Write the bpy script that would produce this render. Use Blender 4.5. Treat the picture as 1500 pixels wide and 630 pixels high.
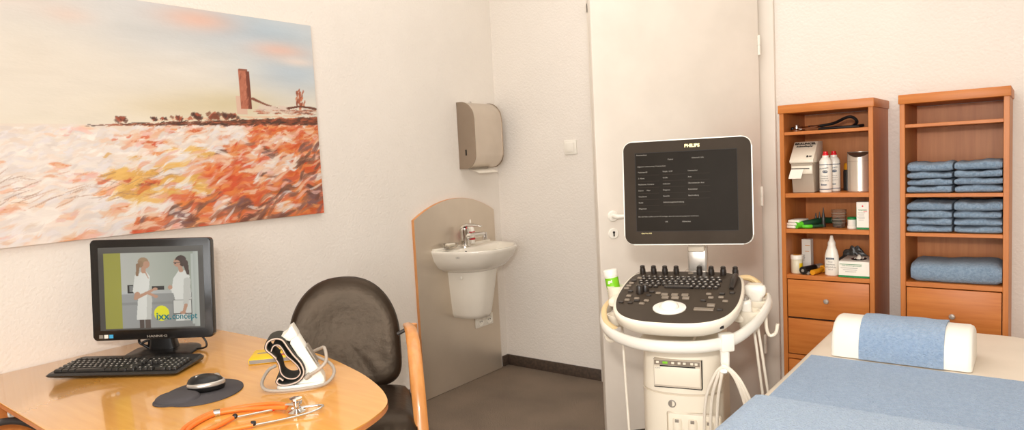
import bpy, bmesh, math, random
import numpy as np
from mathutils import Vector, Matrix, Euler

random.seed(7)
rng = np.random.default_rng(7)
PI = math.pi
SC = bpy.context.scene
COL = SC.collection
for o in list(bpy.data.objects):
    bpy.data.objects.remove(o)

# ------------------------------------------------------------------ camera, light, exposure
cam_data = bpy.data.cameras.new('camera')
cam_data.sensor_width = 36.0
cam_data.sensor_fit = 'HORIZONTAL'
cam_data.lens = 24.0
cam_data.clip_start = 0.02
cam = bpy.data.objects.new('camera', cam_data)
COL.objects.link(cam)
cam.matrix_world = Matrix((
    (0.79102363, -0.00830268, 0.61172925, 0.0),
    (0.60964212, 0.09432596, -0.78704453, 0.0),
    (-0.05116737, 0.99550674, 0.07967573, 1.34),
    (0, 0, 0, 1)))
SC.camera = cam

world = bpy.data.worlds.new('world')
SC.world = world
world.use_nodes = True
world.node_tree.nodes['Background'].inputs[0].default_value = (1.0, 0.93, 0.84, 1)
world.node_tree.nodes['Background'].inputs[1].default_value = 0.5

WARM = (1.0, 0.975, 0.945)

def area(name, loc, target, sx, sy, power, color):
    d = bpy.data.lights.new(name, 'AREA')
    d.shape = 'RECTANGLE'; d.size = sx; d.size_y = sy
    d.energy = power; d.color = color
    o = bpy.data.objects.new(name, d); COL.objects.link(o)
    o.location = loc
    v = Vector(target) - Vector(loc)
    o.rotation_euler = v.to_track_quat('-Z', 'Y').to_euler()
    return o

area('flash_light', (0.0, -0.10, 1.60), (-1.25, 2.7, 0.75), 0.12, 0.09, 20, (1.0, 0.965, 0.915))
area('ceiling_bounce_fill', (-1.25, 2.1, 3.05), (-1.25, 2.1, 0), 2.4, 2.0, 17, WARM)  # added soft fill toward the back corner, standing in for flash bounced off the ceiling
area('ceiling_bounce_fill', (-0.7, 0.1, 3.05), (-0.7, 0.1, 0), 2.2, 1.6, 10, WARM)  # second added bounce fill, nearer the camera, to even out the walls
area('window_light', (-0.1, -1.18, 1.35), (-1.4, 2.6, 0.2), 2.0, 1.5, 47, (1.0, 0.99, 0.97))

SC.view_settings.view_transform = 'Standard'
SC.view_settings.look = 'None'
SC.view_settings.gamma = 1.0
SC.view_settings.use_curve_mapping = False
SC.view_settings.exposure = 0.47

# ------------------------------------------------------------------ materials
def lin(c):
    c = c / 255.0
    return c / 12.92 if c <= 0.04045 else ((c + 0.055) / 1.055) ** 2.4

def rgb(*c):
    return (lin(c[0]), lin(c[1]), lin(c[2]), 1.0)

def mat(name, col, rough=0.5, metal=0.0, bump=None, vary=None, coat=0.0, trans=0.0, emit=0.0, ior=None, spec=None, aniso=0.0, sheen=0.0):
    m = bpy.data.materials.new(name)
    m.use_nodes = True
    nt = m.node_tree; N = nt.nodes; L = nt.links
    b = N['Principled BSDF']
    c = rgb(*col)
    b.inputs['Base Color'].default_value = c
    b.inputs['Roughness'].default_value = rough
    b.inputs['Metallic'].default_value = metal
    b.inputs['Coat Weight'].default_value = coat
    b.inputs['Coat Roughness'].default_value = 0.08
    b.inputs['Transmission Weight'].default_value = trans
    b.inputs['Anisotropic'].default_value = aniso
    b.inputs['Sheen Weight'].default_value = sheen
    if ior: b.inputs['IOR'].default_value = ior
    if spec is not None: b.inputs['Specular IOR Level'].default_value = spec
    if emit:
        b.inputs['Emission Color'].default_value = c
        b.inputs['Emission Strength'].default_value = emit
    tc = N.new('ShaderNodeTexCoord')
    if bump:
        sc, st, dist = bump
        n = N.new('ShaderNodeTexNoise'); n.inputs['Scale'].default_value = sc
        n.inputs['Detail'].default_value = 5
        L.new(tc.outputs['Object'], n.inputs['Vector'])
        bp = N.new('ShaderNodeBump'); bp.inputs['Strength'].default_value = st
        bp.inputs['Distance'].default_value = dist
        L.new(n.outputs['Fac'], bp.inputs['Height'])
        L.new(bp.outputs['Normal'], b.inputs['Normal'])
    # every surface gets at least a slight procedural variation of tone
    sc2, col2, amt = vary if vary else (6.0, tuple(max(0, x - 6) for x in col), 1.0)
    n2 = N.new('ShaderNodeTexNoise'); n2.inputs['Scale'].default_value = sc2
    n2.inputs['Detail'].default_value = 4
    L.new(tc.outputs['Object'], n2.inputs['Vector'])
    rp = N.new('ShaderNodeValToRGB')
    rp.color_ramp.elements[0].position = 0.35; rp.color_ramp.elements[1].position = 0.65
    rp.color_ramp.elements[0].color = tuple(c[i] * (1 - amt) + rgb(*col2)[i] * amt for i in range(3)) + (1,)
    rp.color_ramp.elements[1].color = c
    L.new(n2.outputs['Fac'], rp.inputs['Fac'])
    L.new(rp.outputs['Color'], b.inputs['Base Color'])
    return m

def wood(name, ca, cb, stretch, rough=0.35, coat=0.0, scale=1.0):
    """fine straight grain: noise squeezed across the grain axis"""
    m = bpy.data.materials.new(name); m.use_nodes = True
    nt = m.node_tree; N = nt.nodes; L = nt.links
    b = N['Principled BSDF']
    b.inputs['Roughness'].default_value = rough
    b.inputs['Coat Weight'].default_value = coat
    b.inputs['Coat Roughness'].default_value = 0.06
    tc = N.new('ShaderNodeTexCoord'); mp = N.new('ShaderNodeMapping')
    mp.inputs['Scale'].default_value = tuple(s * scale for s in stretch)
    L.new(tc.outputs['Object'], mp.inputs['Vector'])
    n = N.new('ShaderNodeTexNoise'); n.inputs['Scale'].default_value = 1.0
    n.inputs['Detail'].default_value = 8; n.inputs['Roughness'].default_value = 0.6
    L.new(mp.outputs['Vector'], n.inputs['Vector'])
    rp = N.new('ShaderNodeValToRGB')
    rp.color_ramp.elements[0].position = 0.3; rp.color_ramp.elements[1].position = 0.7
    rp.color_ramp.elements[0].color = rgb(*ca); rp.color_ramp.elements[1].color = rgb(*cb)
    L.new(n.outputs['Fac'], rp.inputs['Fac'])
    L.new(rp.outputs['Color'], b.inputs['Base Color'])
    return m

def painted(name, rough=0.5, emit=0.0, bump=True):
    m = bpy.data.materials.new(name); m.use_nodes = True
    nt = m.node_tree; N = nt.nodes; L = nt.links
    b = N['Principled BSDF']; b.inputs['Roughness'].default_value = rough
    a = N.new('ShaderNodeAttribute'); a.attribute_name = 'paint'
    if emit:
        b.inputs['Base Color'].default_value = (0.01, 0.01, 0.01, 1)
        b.inputs['Emission Strength'].default_value = emit
        L.new(a.outputs['Color'], b.inputs['Emission Color'])
    else:
        L.new(a.outputs['Color'], b.inputs['Base Color'])
    if bump:
        tc = N.new('ShaderNodeTexCoord'); mp = N.new('ShaderNodeMapping')
        mp.inputs['Scale'].default_value = (1, 40, 120)
        n = N.new('ShaderNodeTexNoise'); n.inputs['Scale'].default_value = 1
        L.new(tc.outputs['Object'], mp.inputs['Vector']); L.new(mp.outputs['Vector'], n.inputs['Vector'])
        bp = N.new('ShaderNodeBump'); bp.inputs['Strength'].default_value = 0.25; bp.inputs['Distance'].default_value = 0.002
        L.new(n.outputs['Fac'], bp.inputs['Height']); L.new(bp.outputs['Normal'], b.inputs['Normal'])
    return m

M = {}
M['wall'] = mat('wall_plaster', (238, 230, 220), 0.8, bump=(85, 0.75, 0.004), vary=(3, (235, 227, 217), 1))
M['ceiling'] = mat('ceiling_paint', (244, 240, 232), 0.9)
M['floor'] = mat('floor_carpet', (152, 134, 116), 0.9, bump=(420, 0.35, 0.002), vary=(230, (98, 86, 75), 1))
nt = M['floor'].node_tree                                    # worn paler patches over the fine speckle
n_ = nt.nodes.new('ShaderNodeTexNoise'); n_.inputs['Scale'].default_value = 3.2; n_.inputs['Detail'].default_value = 6
nt.links.new(nt.nodes['Texture Coordinate'].outputs['Object'], n_.inputs['Vector'])
mx = nt.nodes.new('ShaderNodeMixRGB'); mx.blend_type = 'MULTIPLY'; mx.inputs[0].default_value = 1.0
r_ = nt.nodes.new('ShaderNodeValToRGB'); r_.color_ramp.elements[0].position = .3; r_.color_ramp.elements[1].position = .7
r_.color_ramp.elements[0].color = (.72, .70, .68, 1); r_.color_ramp.elements[1].color = (1.05, 1.03, 1.0, 1)
nt.links.new(n_.outputs['Fac'], r_.inputs['Fac'])
b_ = nt.nodes['Principled BSDF']; src = b_.inputs['Base Color'].links[0].from_socket
nt.links.new(src, mx.inputs[1]); nt.links.new(r_.outputs['Color'], mx.inputs[2]); nt.links.new(mx.outputs[0], b_.inputs['Base Color'])
M['baseboard'] = mat('baseboard_dark', (84, 68, 56), 0.6, vary=(60, (64, 52, 43), 1))
M['doorpaint'] = mat('door_lacquer', (232, 222, 209), 0.38, bump=(30, 0.03, 0.001))
M['beech'] = wood('beech_cabinet', (188, 108, 44), (206, 128, 60), (60, 60, 3), 0.45)
M['beech_h'] = wood('beech_horizontal', (190, 106, 40), (208, 128, 58), (4, 60, 60), 0.45)
M['beech_dark'] = wood('beech_side', (172, 118, 82), (188, 134, 96), (60, 60, 3), 0.5)
M['desk'] = wood('desk_veneer', (226, 158, 70), (238, 174, 84), (4, 45, 45), 0.22, coat=0.8)
M['desk_edge'] = wood('desk_edge_wood', (198, 118, 62), (214, 136, 78), (20, 20, 4), 0.4)
M['chairwood'] = wood('bent_beech', (216, 140, 74), (234, 162, 92), (25, 25, 3), 0.28, coat=0.5)
M['leather'] = mat('black_leather', (44, 33, 25), 0.40, bump=(26, 0.22, 0.01), vary=(9, (32, 24, 18), 1))
M['panel'] = mat('brushed_panel', (220, 207, 190), 0.36, metal=0.65, vary=(3, (212, 199, 182), 1))
M['edge'] = wood('panel_edge_wood', (206, 140, 84), (222, 158, 100), (30, 30, 5), 0.4)
M['ceramic'] = mat('ceramic', (240, 232, 218), 0.12, coat=0.5)
M['chrome'] = mat('chrome', (225, 222, 218), 0.09, metal=1.0)
M['steel'] = mat('brushed_steel', (216, 204, 190), 0.32, metal=0.7, vary=(4, (206, 194, 180), 1))
M['steeldark'] = mat('steel_side', (168, 152, 136), 0.34, metal=0.8)
M['paper'] = mat('paper', (246, 238, 224), 0.8)
M['black'] = mat('black_plastic', (26, 24, 23), 0.32, vary=(30, (20, 18, 17), 1))
M['blackmat'] = mat('black_matt', (34, 31, 30), 0.55)
M['key'] = mat('key_black', (44, 41, 38), 0.4)
M['keyp'] = mat('key_print', (205, 198, 188), 0.5)
M['graypl'] = mat('gray_plastic', (150, 140, 128), 0.35)
M['silver'] = mat('silver_plastic', (200, 192, 182), 0.25, metal=0.6)
M['pad'] = mat('mouse_pad_fabric', (70, 66, 68), 0.75, bump=(500, 0.15, 0.001))
M['cream'] = mat('cream_plastic', (243, 232, 212), 0.34)
M['creamdk'] = mat('cream_plastic_grey', (214, 200, 180), 0.4)
M['offwhite'] = mat('white_plastic', (246, 240, 228), 0.32)
M['beigepad'] = mat('beige_rail_pad', (238, 208, 156), 0.5)
M['console'] = mat('console_brown_grey', (72, 62, 52), 0.5, spec=0.15)
M['conkey'] = mat('console_key', (46, 39, 34), 0.35)
M['congrey'] = mat('console_grey_key', (138, 124, 108), 0.4)
M['bezel'] = mat('bezel_brown_grey', (62, 52, 42), 0.55, spec=0.1)
M['usscreen'] = mat('ultrasound_screen', (36, 30, 23), 0.45, emit=0.10, spec=0.06)
M['ustext'] = mat('screen_text', (140, 132, 120), 0.5, emit=0.35)
M['gold'] = mat('brand_gold', (232, 214, 150), 0.35, metal=0.3)
M['cable'] = mat('white_cable', (240, 230, 214), 0.4)
M['gelgreen'] = mat('label_green', (132, 208, 32), 0.45)
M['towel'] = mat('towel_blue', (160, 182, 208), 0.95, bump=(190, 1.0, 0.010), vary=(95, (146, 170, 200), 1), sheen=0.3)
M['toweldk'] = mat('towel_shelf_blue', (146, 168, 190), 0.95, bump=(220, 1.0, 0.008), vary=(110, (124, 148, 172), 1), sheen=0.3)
M['towel_pale'] = mat('towel_pale_blue', (174, 193, 214), 0.95, bump=(190, 1.0, 0.010), vary=(95, (162, 183, 208), 1), sheen=0.3)
M['vinyl'] = mat('cream_vinyl', (238, 224, 205), 0.42, bump=(300, 0.05, 0.001))
M['bolster'] = mat('white_vinyl', (250, 244, 232), 0.42, bump=(300, 0.05, 0.001))
M['metalpaint'] = mat('painted_metal', (205, 200, 192), 0.4)
M['darkmetal'] = mat('dark_grey_tube', (92, 88, 86), 0.3, metal=0.5)
M['red'] = mat('label_red', (200, 30, 48), 0.45)
M['redcap'] = mat('red_cap', (226, 28, 38), 0.35)
M['navy'] = mat('print_navy', (32, 62, 92), 0.5)
M['ink'] = mat('print_black', (36, 30, 28), 0.6)
M['inkgrey'] = mat('print_grey', (150, 144, 138), 0.6)
M['green'] = mat('print_green', (16, 130, 62), 0.5)
M['limegreen'] = mat('lime_plastic', (92, 200, 38), 0.35)
M['darkgreen'] = mat('dark_green_plastic', (32, 72, 48), 0.45)
M['charcoal'] = mat('charcoal_plastic', (58, 54, 50), 0.35)
M['glass'] = mat('clear_plastic', (240, 236, 228), 0.08, trans=0.95, ior=1.3)
M['frost'] = mat('frosted_plastic', (226, 210, 190), 0.38, trans=0.35, ior=1.3)
M['yellow'] = mat('yellow_print', (250, 206, 18), 0.4)
M['yelloworange'] = mat('yellow_tube', (226, 152, 26), 0.4)
M['jarbody'] = mat('jar_cream', (228, 218, 190), 0.35)
M['orange'] = mat('orange_rubber', (250, 128, 50), 0.42)
M['cuff'] = mat('cuff_fabric', (56, 54, 46), 0.85, bump=(300, 0.4, 0.002))
M['cufftrim'] = mat('cuff_trim', (214, 190, 174), 0.7)
M['hose'] = mat('grey_hose', (176, 164, 150), 0.45)
M['bpwhite'] = mat('monitor_white_shell', (248, 244, 232), 0.35)
M['skyblue'] = mat('sticker_blue', (70, 170, 215), 0.4)
M['teal'] = mat('logo_teal', (0, 88, 98), 0.6, emit=0.25)
M['logoyellow'] = mat('logo_yellow', (208, 206, 20), 0.5, emit=0.5)
M['hole'] = mat('dark_opening', (30, 24, 20), 0.7)
M['bezelpc'] = mat('monitor_black_gloss', (27, 25, 24), 0.22)
M['canvasedge'] = mat('canvas_edge', (206, 168, 140), 0.8)
M['lensglass'] = mat('window_glass', (240, 245, 250), 0.02, trans=1.0, ior=1.45)
M['leather'].node_tree.nodes['Principled BSDF'].inputs['Specular Tint'].default_value = (1.0, .78, .58, 1)
M['rubber'] = mat('black_rubber', (24, 22, 21), 0.4)

# ------------------------------------------------------------------ mesh helpers
class MB:
    def __init__(self):
        self.bm = bmesh.new()
    def _new(self, before):
        return [v for v in self.bm.verts if v not in before]
    def box(self, c, s, rot=None, bev=0.0, seg=2):
        r = bmesh.ops.create_cube(self.bm, size=1.0)
        vs = r['verts']
        for v in vs:
            v.co = Vector((v.co.x * s[0], v.co.y * s[1], v.co.z * s[2]))
        if bev > 0:
            es = list({e for v in vs for e in v.link_edges})
            rr = bmesh.ops.bevel(self.bm, geom=es, offset=bev, segments=seg, profile=0.5, affect='EDGES')
            vs = list({v for f in rr['faces'] for v in f.verts} | {v for v in vs if v.is_valid})
        mt = Matrix.Translation(Vector(c))
        if rot: mt = mt @ Euler(rot).to_matrix().to_4x4()
        bmesh.ops.transform(self.bm, matrix=mt, verts=vs)
        return self
    def lathe(self, prof, c=(0, 0, 0), rot=None, n=32, sx=1.0, sy=1.0, cap=True):
        """prof: list of (radius, z) bottom to top"""
        rings = []
        mt = Matrix.Translation(Vector(c))
        if rot: mt = mt @ Euler(rot).to_matrix().to_4x4()
        for r, z in prof:
            r = max(r, 1e-5)
            rings.append([self.bm.verts.new(mt @ Vector((r * math.cos(2 * PI * k / n) * sx, r * math.sin(2 * PI * k / n) * sy, z))) for k in range(n)])
        for a, b in zip(rings, rings[1:]):
            for k in range(n):
                self.bm.faces.new((a[k], a[(k + 1) % n], b[(k + 1) % n], b[k]))
        if cap:
            self.bm.faces.new(list(reversed(rings[0]))); self.bm.faces.new(rings[-1])
        return self
    def tube(self, pts, r, n=12, closed=False, sub=6, flat=None):
        """smooth tube through pts (Catmull-Rom); r a number or one per point; flat=(a,b) scales cross-section"""
        P = [Vector(p) for p in pts]
        R = r if isinstance(r, (list, tuple)) else [r] * len(P)
        Q = []; RR = []
        m = len(P)
        segs = m if closed else m - 1
        if m == 2 or sub <= 1:
            Q = list(P); RR = list(R)
        else:
            for i in range(segs):
                if closed:
                    p0, p1, p2, p3 = P[(i - 1) % m], P[i], P[(i + 1) % m], P[(i + 2) % m]
                else:
                    p1, p2 = P[i], P[i + 1]
                    p0 = P[i - 1] if i else p1 * 2 - p2
                    p3 = P[i + 2] if i + 2 < m else p2 * 2 - p1
                for k in range(sub):
                    t = k / sub
                    Q.append(0.5 * ((2 * p1) + (p2 - p0) * t + (2 * p0 - 5 * p1 + 4 * p2 - p3) * t * t + (3 * p1 - p0 - 3 * p2 + p3) * t ** 3))
                    RR.append(R[i] * (1 - t) + R[(i + 1) % m] * t)
            if not closed:
                Q.append(P[-1]); RR.append(R[-1])
        cnt = len(Q)
        up = Vector((0, 0, 1)); rings = []
        nrm = None
        for i in range(cnt):
            if closed: t = (Q[(i + 1) % cnt] - Q[i - 1])
            else: t = Q[min(i + 1, cnt - 1)] - Q[max(i - 1, 0)]
            t.normalize()
            if nrm is None:
                nrm = t.cross(up)
                if nrm.length < 1e-3: nrm = t.cross(Vector((1, 0, 0)))
            nrm = (nrm - t * nrm.dot(t)).normalized()
            bn = t.cross(nrm)
            fa, fb = flat if flat else (1, 1)
            rings.append([self.bm.verts.new(Q[i] + (nrm * math.cos(2 * PI * k / n) * fa + bn * math.sin(2 * PI * k / n) * fb) * RR[i]) for k in range(n)])
        rng_ = cnt if closed else cnt - 1
        for i in range(rng_):
            a, b = rings[i], rings[(i + 1) % cnt]
            for k in range(n):
                self.bm.faces.new((a[k], a[(k + 1) % n], b[(k + 1) % n], b[k]))
        if not closed:
            self.bm.faces.new(list(reversed(rings[0]))); self.bm.faces.new(rings[-1])
        return self
    def prism(self, outline, z0, z1, mt=None, bev=0.0, seg=3):
        """outline: list of (x, y); extruded z0..z1, then mt"""
        bot = [self.bm.verts.new((x, y, z0)) for x, y in outline]
        top = [self.bm.verts.new((x, y, z1)) for x, y in outline]
        n = len(outline)
        fs = [self.bm.faces.new(list(reversed(bot))), self.bm.faces.new(top)]
        for k in range(n):
            self.bm.faces.new((bot[k], bot[(k + 1) % n], top[(k + 1) % n], top[k]))
        vs = bot + top
        if bev > 0:
            es = list(fs[0].edges) + list(fs[1].edges)
            rr = bmesh.ops.bevel(self.bm, geom=es, offset=bev, segments=seg, profile=0.5, affect='EDGES')
            vs = list({v for v in vs if v.is_valid} | {v for f in rr['faces'] for v in f.verts})
        if mt is not None:
            bmesh.ops.transform(self.bm, matrix=mt, verts=vs)
        return self
    def loft(self, rings, cap=True, closed=True):
        R = [[self.bm.verts.new(Vector(p)) for p in ring] for ring in rings]
        n = len(R[0])
        for a, b in zip(R, R[1:]):
            for k in range(n if closed else n - 1):
                self.bm.faces.new((a[k], a[(k + 1) % n], b[(k + 1) % n], b[k]))
        if cap and closed:
            self.bm.faces.new(list(reversed(R[0]))); self.bm.faces.new(R[-1])
        return self
    def grid(self, f, nu, nv):
        V = [[self.bm.verts.new(Vector(f(i / nu, j / nv))) for j in range(nv + 1)] for i in range(nu + 1)]
        for i in range(nu):
            for j in range(nv):
                self.bm.faces.new((V[i][j], V[i + 1][j], V[i + 1][j + 1], V[i][j + 1]))
        return self
    def solid(self, th):
        bmesh.ops.recalc_face_normals(self.bm, faces=self.bm.faces)
        bmesh.ops.solidify(self.bm, geom=list(self.bm.faces), thickness=th)
        return self
    def build(self, name, material, parent=None, smooth=35, loc=None, rot=None, mods=None):
        bmesh.ops.recalc_face_normals(self.bm, faces=self.bm.faces)
        me = bpy.data.meshes.new(name)
        self.bm.to_mesh(me); self.bm.free()
        me.materials.append(material)
        if smooth:
            me.polygons.foreach_set('use_smooth', [True] * len(me.polygons))
            me.set_sharp_from_angle(angle=math.radians(smooth))
        o = bpy.data.objects.new(name, me); COL.objects.link(o)
        if parent: o.parent = parent
        if loc: o.location = loc
        if rot: o.rotation_euler = rot
        return o

def T(*a): return Matrix.Translation(Vector(a))
def RX(a): return Matrix.Rotation(a, 4, 'X')
def RY(a): return Matrix.Rotation(a, 4, 'Y')
def RZ(a): return Matrix.Rotation(a, 4, 'Z')

def tag(o, label=None, cat=None, group=None, kind=None):
    if label: o['label'] = label
    if cat: o['category'] = cat
    if group: o['group'] = group
    if kind: o['kind'] = kind
    return o

def thing(name, label, cat, loc=(0, 0, 0), rz=0.0, group=None, rot=None):
    o = bpy.data.objects.new(name, None); COL.objects.link(o)
    o.empty_display_size = 0.05
    o.location = loc
    o.rotation_euler = rot if rot else (0, 0, rz)
    return tag(o, label, cat, group)

def copy_tree(o, parent=None):
    c = o.copy(); COL.objects.link(c)
    c.parent = parent
    for ch in list(o.children): copy_tree(ch, c)
    return c

def struct(name, mb, m, smooth=35):
    o = mb.build(name, m, smooth=smooth); o['kind'] = 'structure'; return o

def rrect(w, h, r, n=6, cx=0, cy=0):
    pts = []
    for sx, sy, a0 in ((1, 1, 0), (-1, 1, 90), (-1, -1, 180), (1, -1, 270)):
        for k in range(n + 1):
            a = math.radians(a0 + 90 * k / n)
            pts.append((cx + sx * (w / 2 - r) + r * math.cos(a), cy + sy * (h / 2 - r) + r * math.sin(a)))
    return pts

def lettering(body, size, mt, material, parent, name='lettering', depth=0.0004, bold=0.0, align='CENTER', shear=0.0, xs=1.0):
    cu = bpy.data.curves.new(name, 'FONT')
    cu.body = body; cu.size = size; cu.extrude = depth; cu.offset = bold
    cu.align_x = align; cu.align_y = 'CENTER'; cu.shear = shear; cu.resolution_u = 3
    t = bpy.data.objects.new('tmp', cu); COL.objects.link(t)
    bpy.context.view_layer.update()
    me = bpy.data.meshes.new_from_object(t.evaluated_get(bpy.context.evaluated_depsgraph_get()))
    bpy.data.objects.remove(t); bpy.data.curves.remove(cu)
    me.transform(mt @ Matrix.Diagonal((xs, 1, 1, 1)))
    me.materials.clear(); me.materials.append(material)
    me.name = name
    o = bpy.data.objects.new(name, me); COL.objects.link(o)
    if parent: o.parent = parent
    return o

FRONT = RX(PI / 2)        # text/outline plane turned to stand upright and face -y

# ------------------------------------------------------------------ room
WX, WY = -2.777, 3.45
XR, YF, ZC = 1.75, -1.3, 3.1
OPX0, OPX1, OPZ = -1.995, -1.085, 2.15          # door opening
struct('floor', MB().box(((WX + XR) / 2, (YF + WY + 1.2) / 2, -0.05), (XR - WX + .4, WY - YF + 1.6, 0.1)), M['floor'])
struct('ceiling', MB().box(((WX + XR) / 2, (YF + WY) / 2, ZC + .05), (XR - WX + .4, WY - YF + .4, 0.1)), M['ceiling'])
struct('wall_left', MB().box((WX - .06, (YF + WY) / 2, ZC / 2), (.12, WY - YF + .24, ZC)), M['wall'])
wb = MB()
wb.box(((WX + OPX0) / 2, WY + .06, ZC / 2), (OPX0 - WX, .12, ZC))
wb.box(((OPX1 + XR) / 2, WY + .06, ZC / 2), (XR - OPX1, .12, ZC))
wb.box(((OPX0 + OPX1) / 2, WY + .06, (OPZ + ZC) / 2), (OPX1 - OPX0, .12, ZC - OPZ))
struct('wall_back', wb, M['wall'])
struct('wall_right', MB().box((XR + .06, (YF + WY) / 2, ZC / 2), (.12, WY - YF + .24, ZC)), M['wall'])
# front wall (behind the camera) has the window
wf = MB()
wx0, wx1, wz0, wz1 = -1.1, 0.9, 0.60, 2.10
wf.box(((WX + wx0) / 2, YF - .06, ZC / 2), (wx0 - WX, .12, ZC))
wf.box(((wx1 + XR) / 2, YF - .06, ZC / 2), (XR - wx1, .12, ZC))
wf.box(((wx0 + wx1) / 2, YF - .06, wz0 / 2), (wx1 - wx0, .12, wz0))
wf.box(((wx0 + wx1) / 2, YF - .06, (wz1 + ZC) / 2), (wx1 - wx0, .12, ZC - wz1))
struct('wall_front', wf, M['wall'])
wn = MB()
for z in (wz0 + .03, wz1 - .03): wn.box(((wx0 + wx1) / 2, YF - .05, z), (wx1 - wx0, .06, .06))
for x in (wx0 + .03, (wx0 + wx1) / 2, wx1 - .03): wn.box((x, YF - .05, (wz0 + wz1) / 2), (.06, .06, wz1 - wz0))
wo = struct('window_1', wn, M['offwhite'])
MB().box(((wx0 + wx1) / 2, YF - .05, (wz0 + wz1) / 2), (wx1 - wx0 - .1, .006, wz1 - wz0 - .1)).build('pane', M['lensglass'], wo)
# hallway beyond the door, closed off
struct('wall_hall', MB().box(((OPX0 + OPX1) / 2, WY + 1.1, ZC / 2), (2.6, .1, ZC)), M['wall'])
# baseboards
struct('baseboard_back', MB().box(((WX + OPX0 - .06) / 2, WY - .006, .034), (OPX0 - .06 - WX, .014, .068), bev=.003), M['baseboard'])
struct('baseboard_left', MB().box((WX + .006, 3.42, .034), (.014, .06, .068), bev=.003), M['baseboard'])
struct('baseboard_right', MB().box(((-.955 + XR) / 2, WY - .006, .034), (XR + .955, .014, .068), bev=.003), M['baseboard'])
# door frame
struct('trim_1', MB().box((OPX0 - .028, WY - .008, OPZ / 2 + .03), (.065, .028, OPZ + .06), bev=.004).box((OPX0 + .012, WY + .05, OPZ / 2), (.03, .14, OPZ), bev=.004), M['doorpaint'])
struct('trim_2', MB().box((OPX1 + .028, WY - .008, OPZ / 2 + .03), (.075, .028, OPZ + .06), bev=.004).box((OPX1 - .012, WY + .05, OPZ / 2), (.03, .14, OPZ), bev=.004), M['doorpaint'])
struct('trim_3', MB().box(((OPX0 + OPX1) / 2, WY - .008, OPZ + .04), (OPX1 - OPX0 + .13, .028, .075), bev=.004), M['doorpaint'])

# door leaf: hinge at (-1.115, 3.43), swung about 50 degrees into the room
HX, HY = -1.112, 3.425
ang = math.atan2(2.784 - HY, -1.663 - HX)          # direction hinge -> free edge
LW = math.hypot(-1.663 - HX, 2.784 - HY)
door = MB().box((LW / 2, 0.02, 1.074), (LW, .04, 2.128), bev=.004).build('door_1', M['doorpaint'])
door['kind'] = 'structure'
door.location = (HX, HY, 0); door.rotation_euler = (0, 0, ang)
# camera-side face is local +y
hz = 1.055
MB().lathe([(.0, 0), (.026, 0), (.026, .006), (.022, .010), (0, .010)], c=(LW - .07, .04, hz), rot=(-PI / 2, 0, 0)).build('handle_rosette', M['offwhite'], door)
MB().tube([(LW - .07, .045, hz), (LW - .07, .078, hz), (LW - .082, .092, hz), (LW - .125, .094, hz), (LW - .19, .090, hz)], [.010, .010, .0105, .010, .009]).build('door_handle', M['offwhite'], door)
esc = MB().lathe([(.0, 0), (.026, 0), (.026, .005), (.022, .008), (0, .008)], c=(LW - .07, .04, hz - .082), rot=(-PI / 2, 0, 0)).build('keyhole_plate', M['offwhite'], door)
MB().box((LW - .07, .049, hz - .086), (.006, .003, .018)).lathe([(.0, 0), (.0055, 0), (.0055, .003), (0, .003)], c=(LW - .07, .0475, hz - .076), rot=(-PI / 2, 0, 0), n=14).build('keyhole', M['hole'], esc)
for z in (.25, .93, 1.0, 1.78):
    pass
for z in (.36, 1.10, 1.83):
    MB().lathe([(0, -.045), (.007, -.045), (.007, -.002), (.0055, -.001), (.0055, .001), (.007, .002), (.007, .045), (.004, .05), (0, .05)], c=(.002, .046, z), n=14).build('hinge', M['offwhite'], door)

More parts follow.
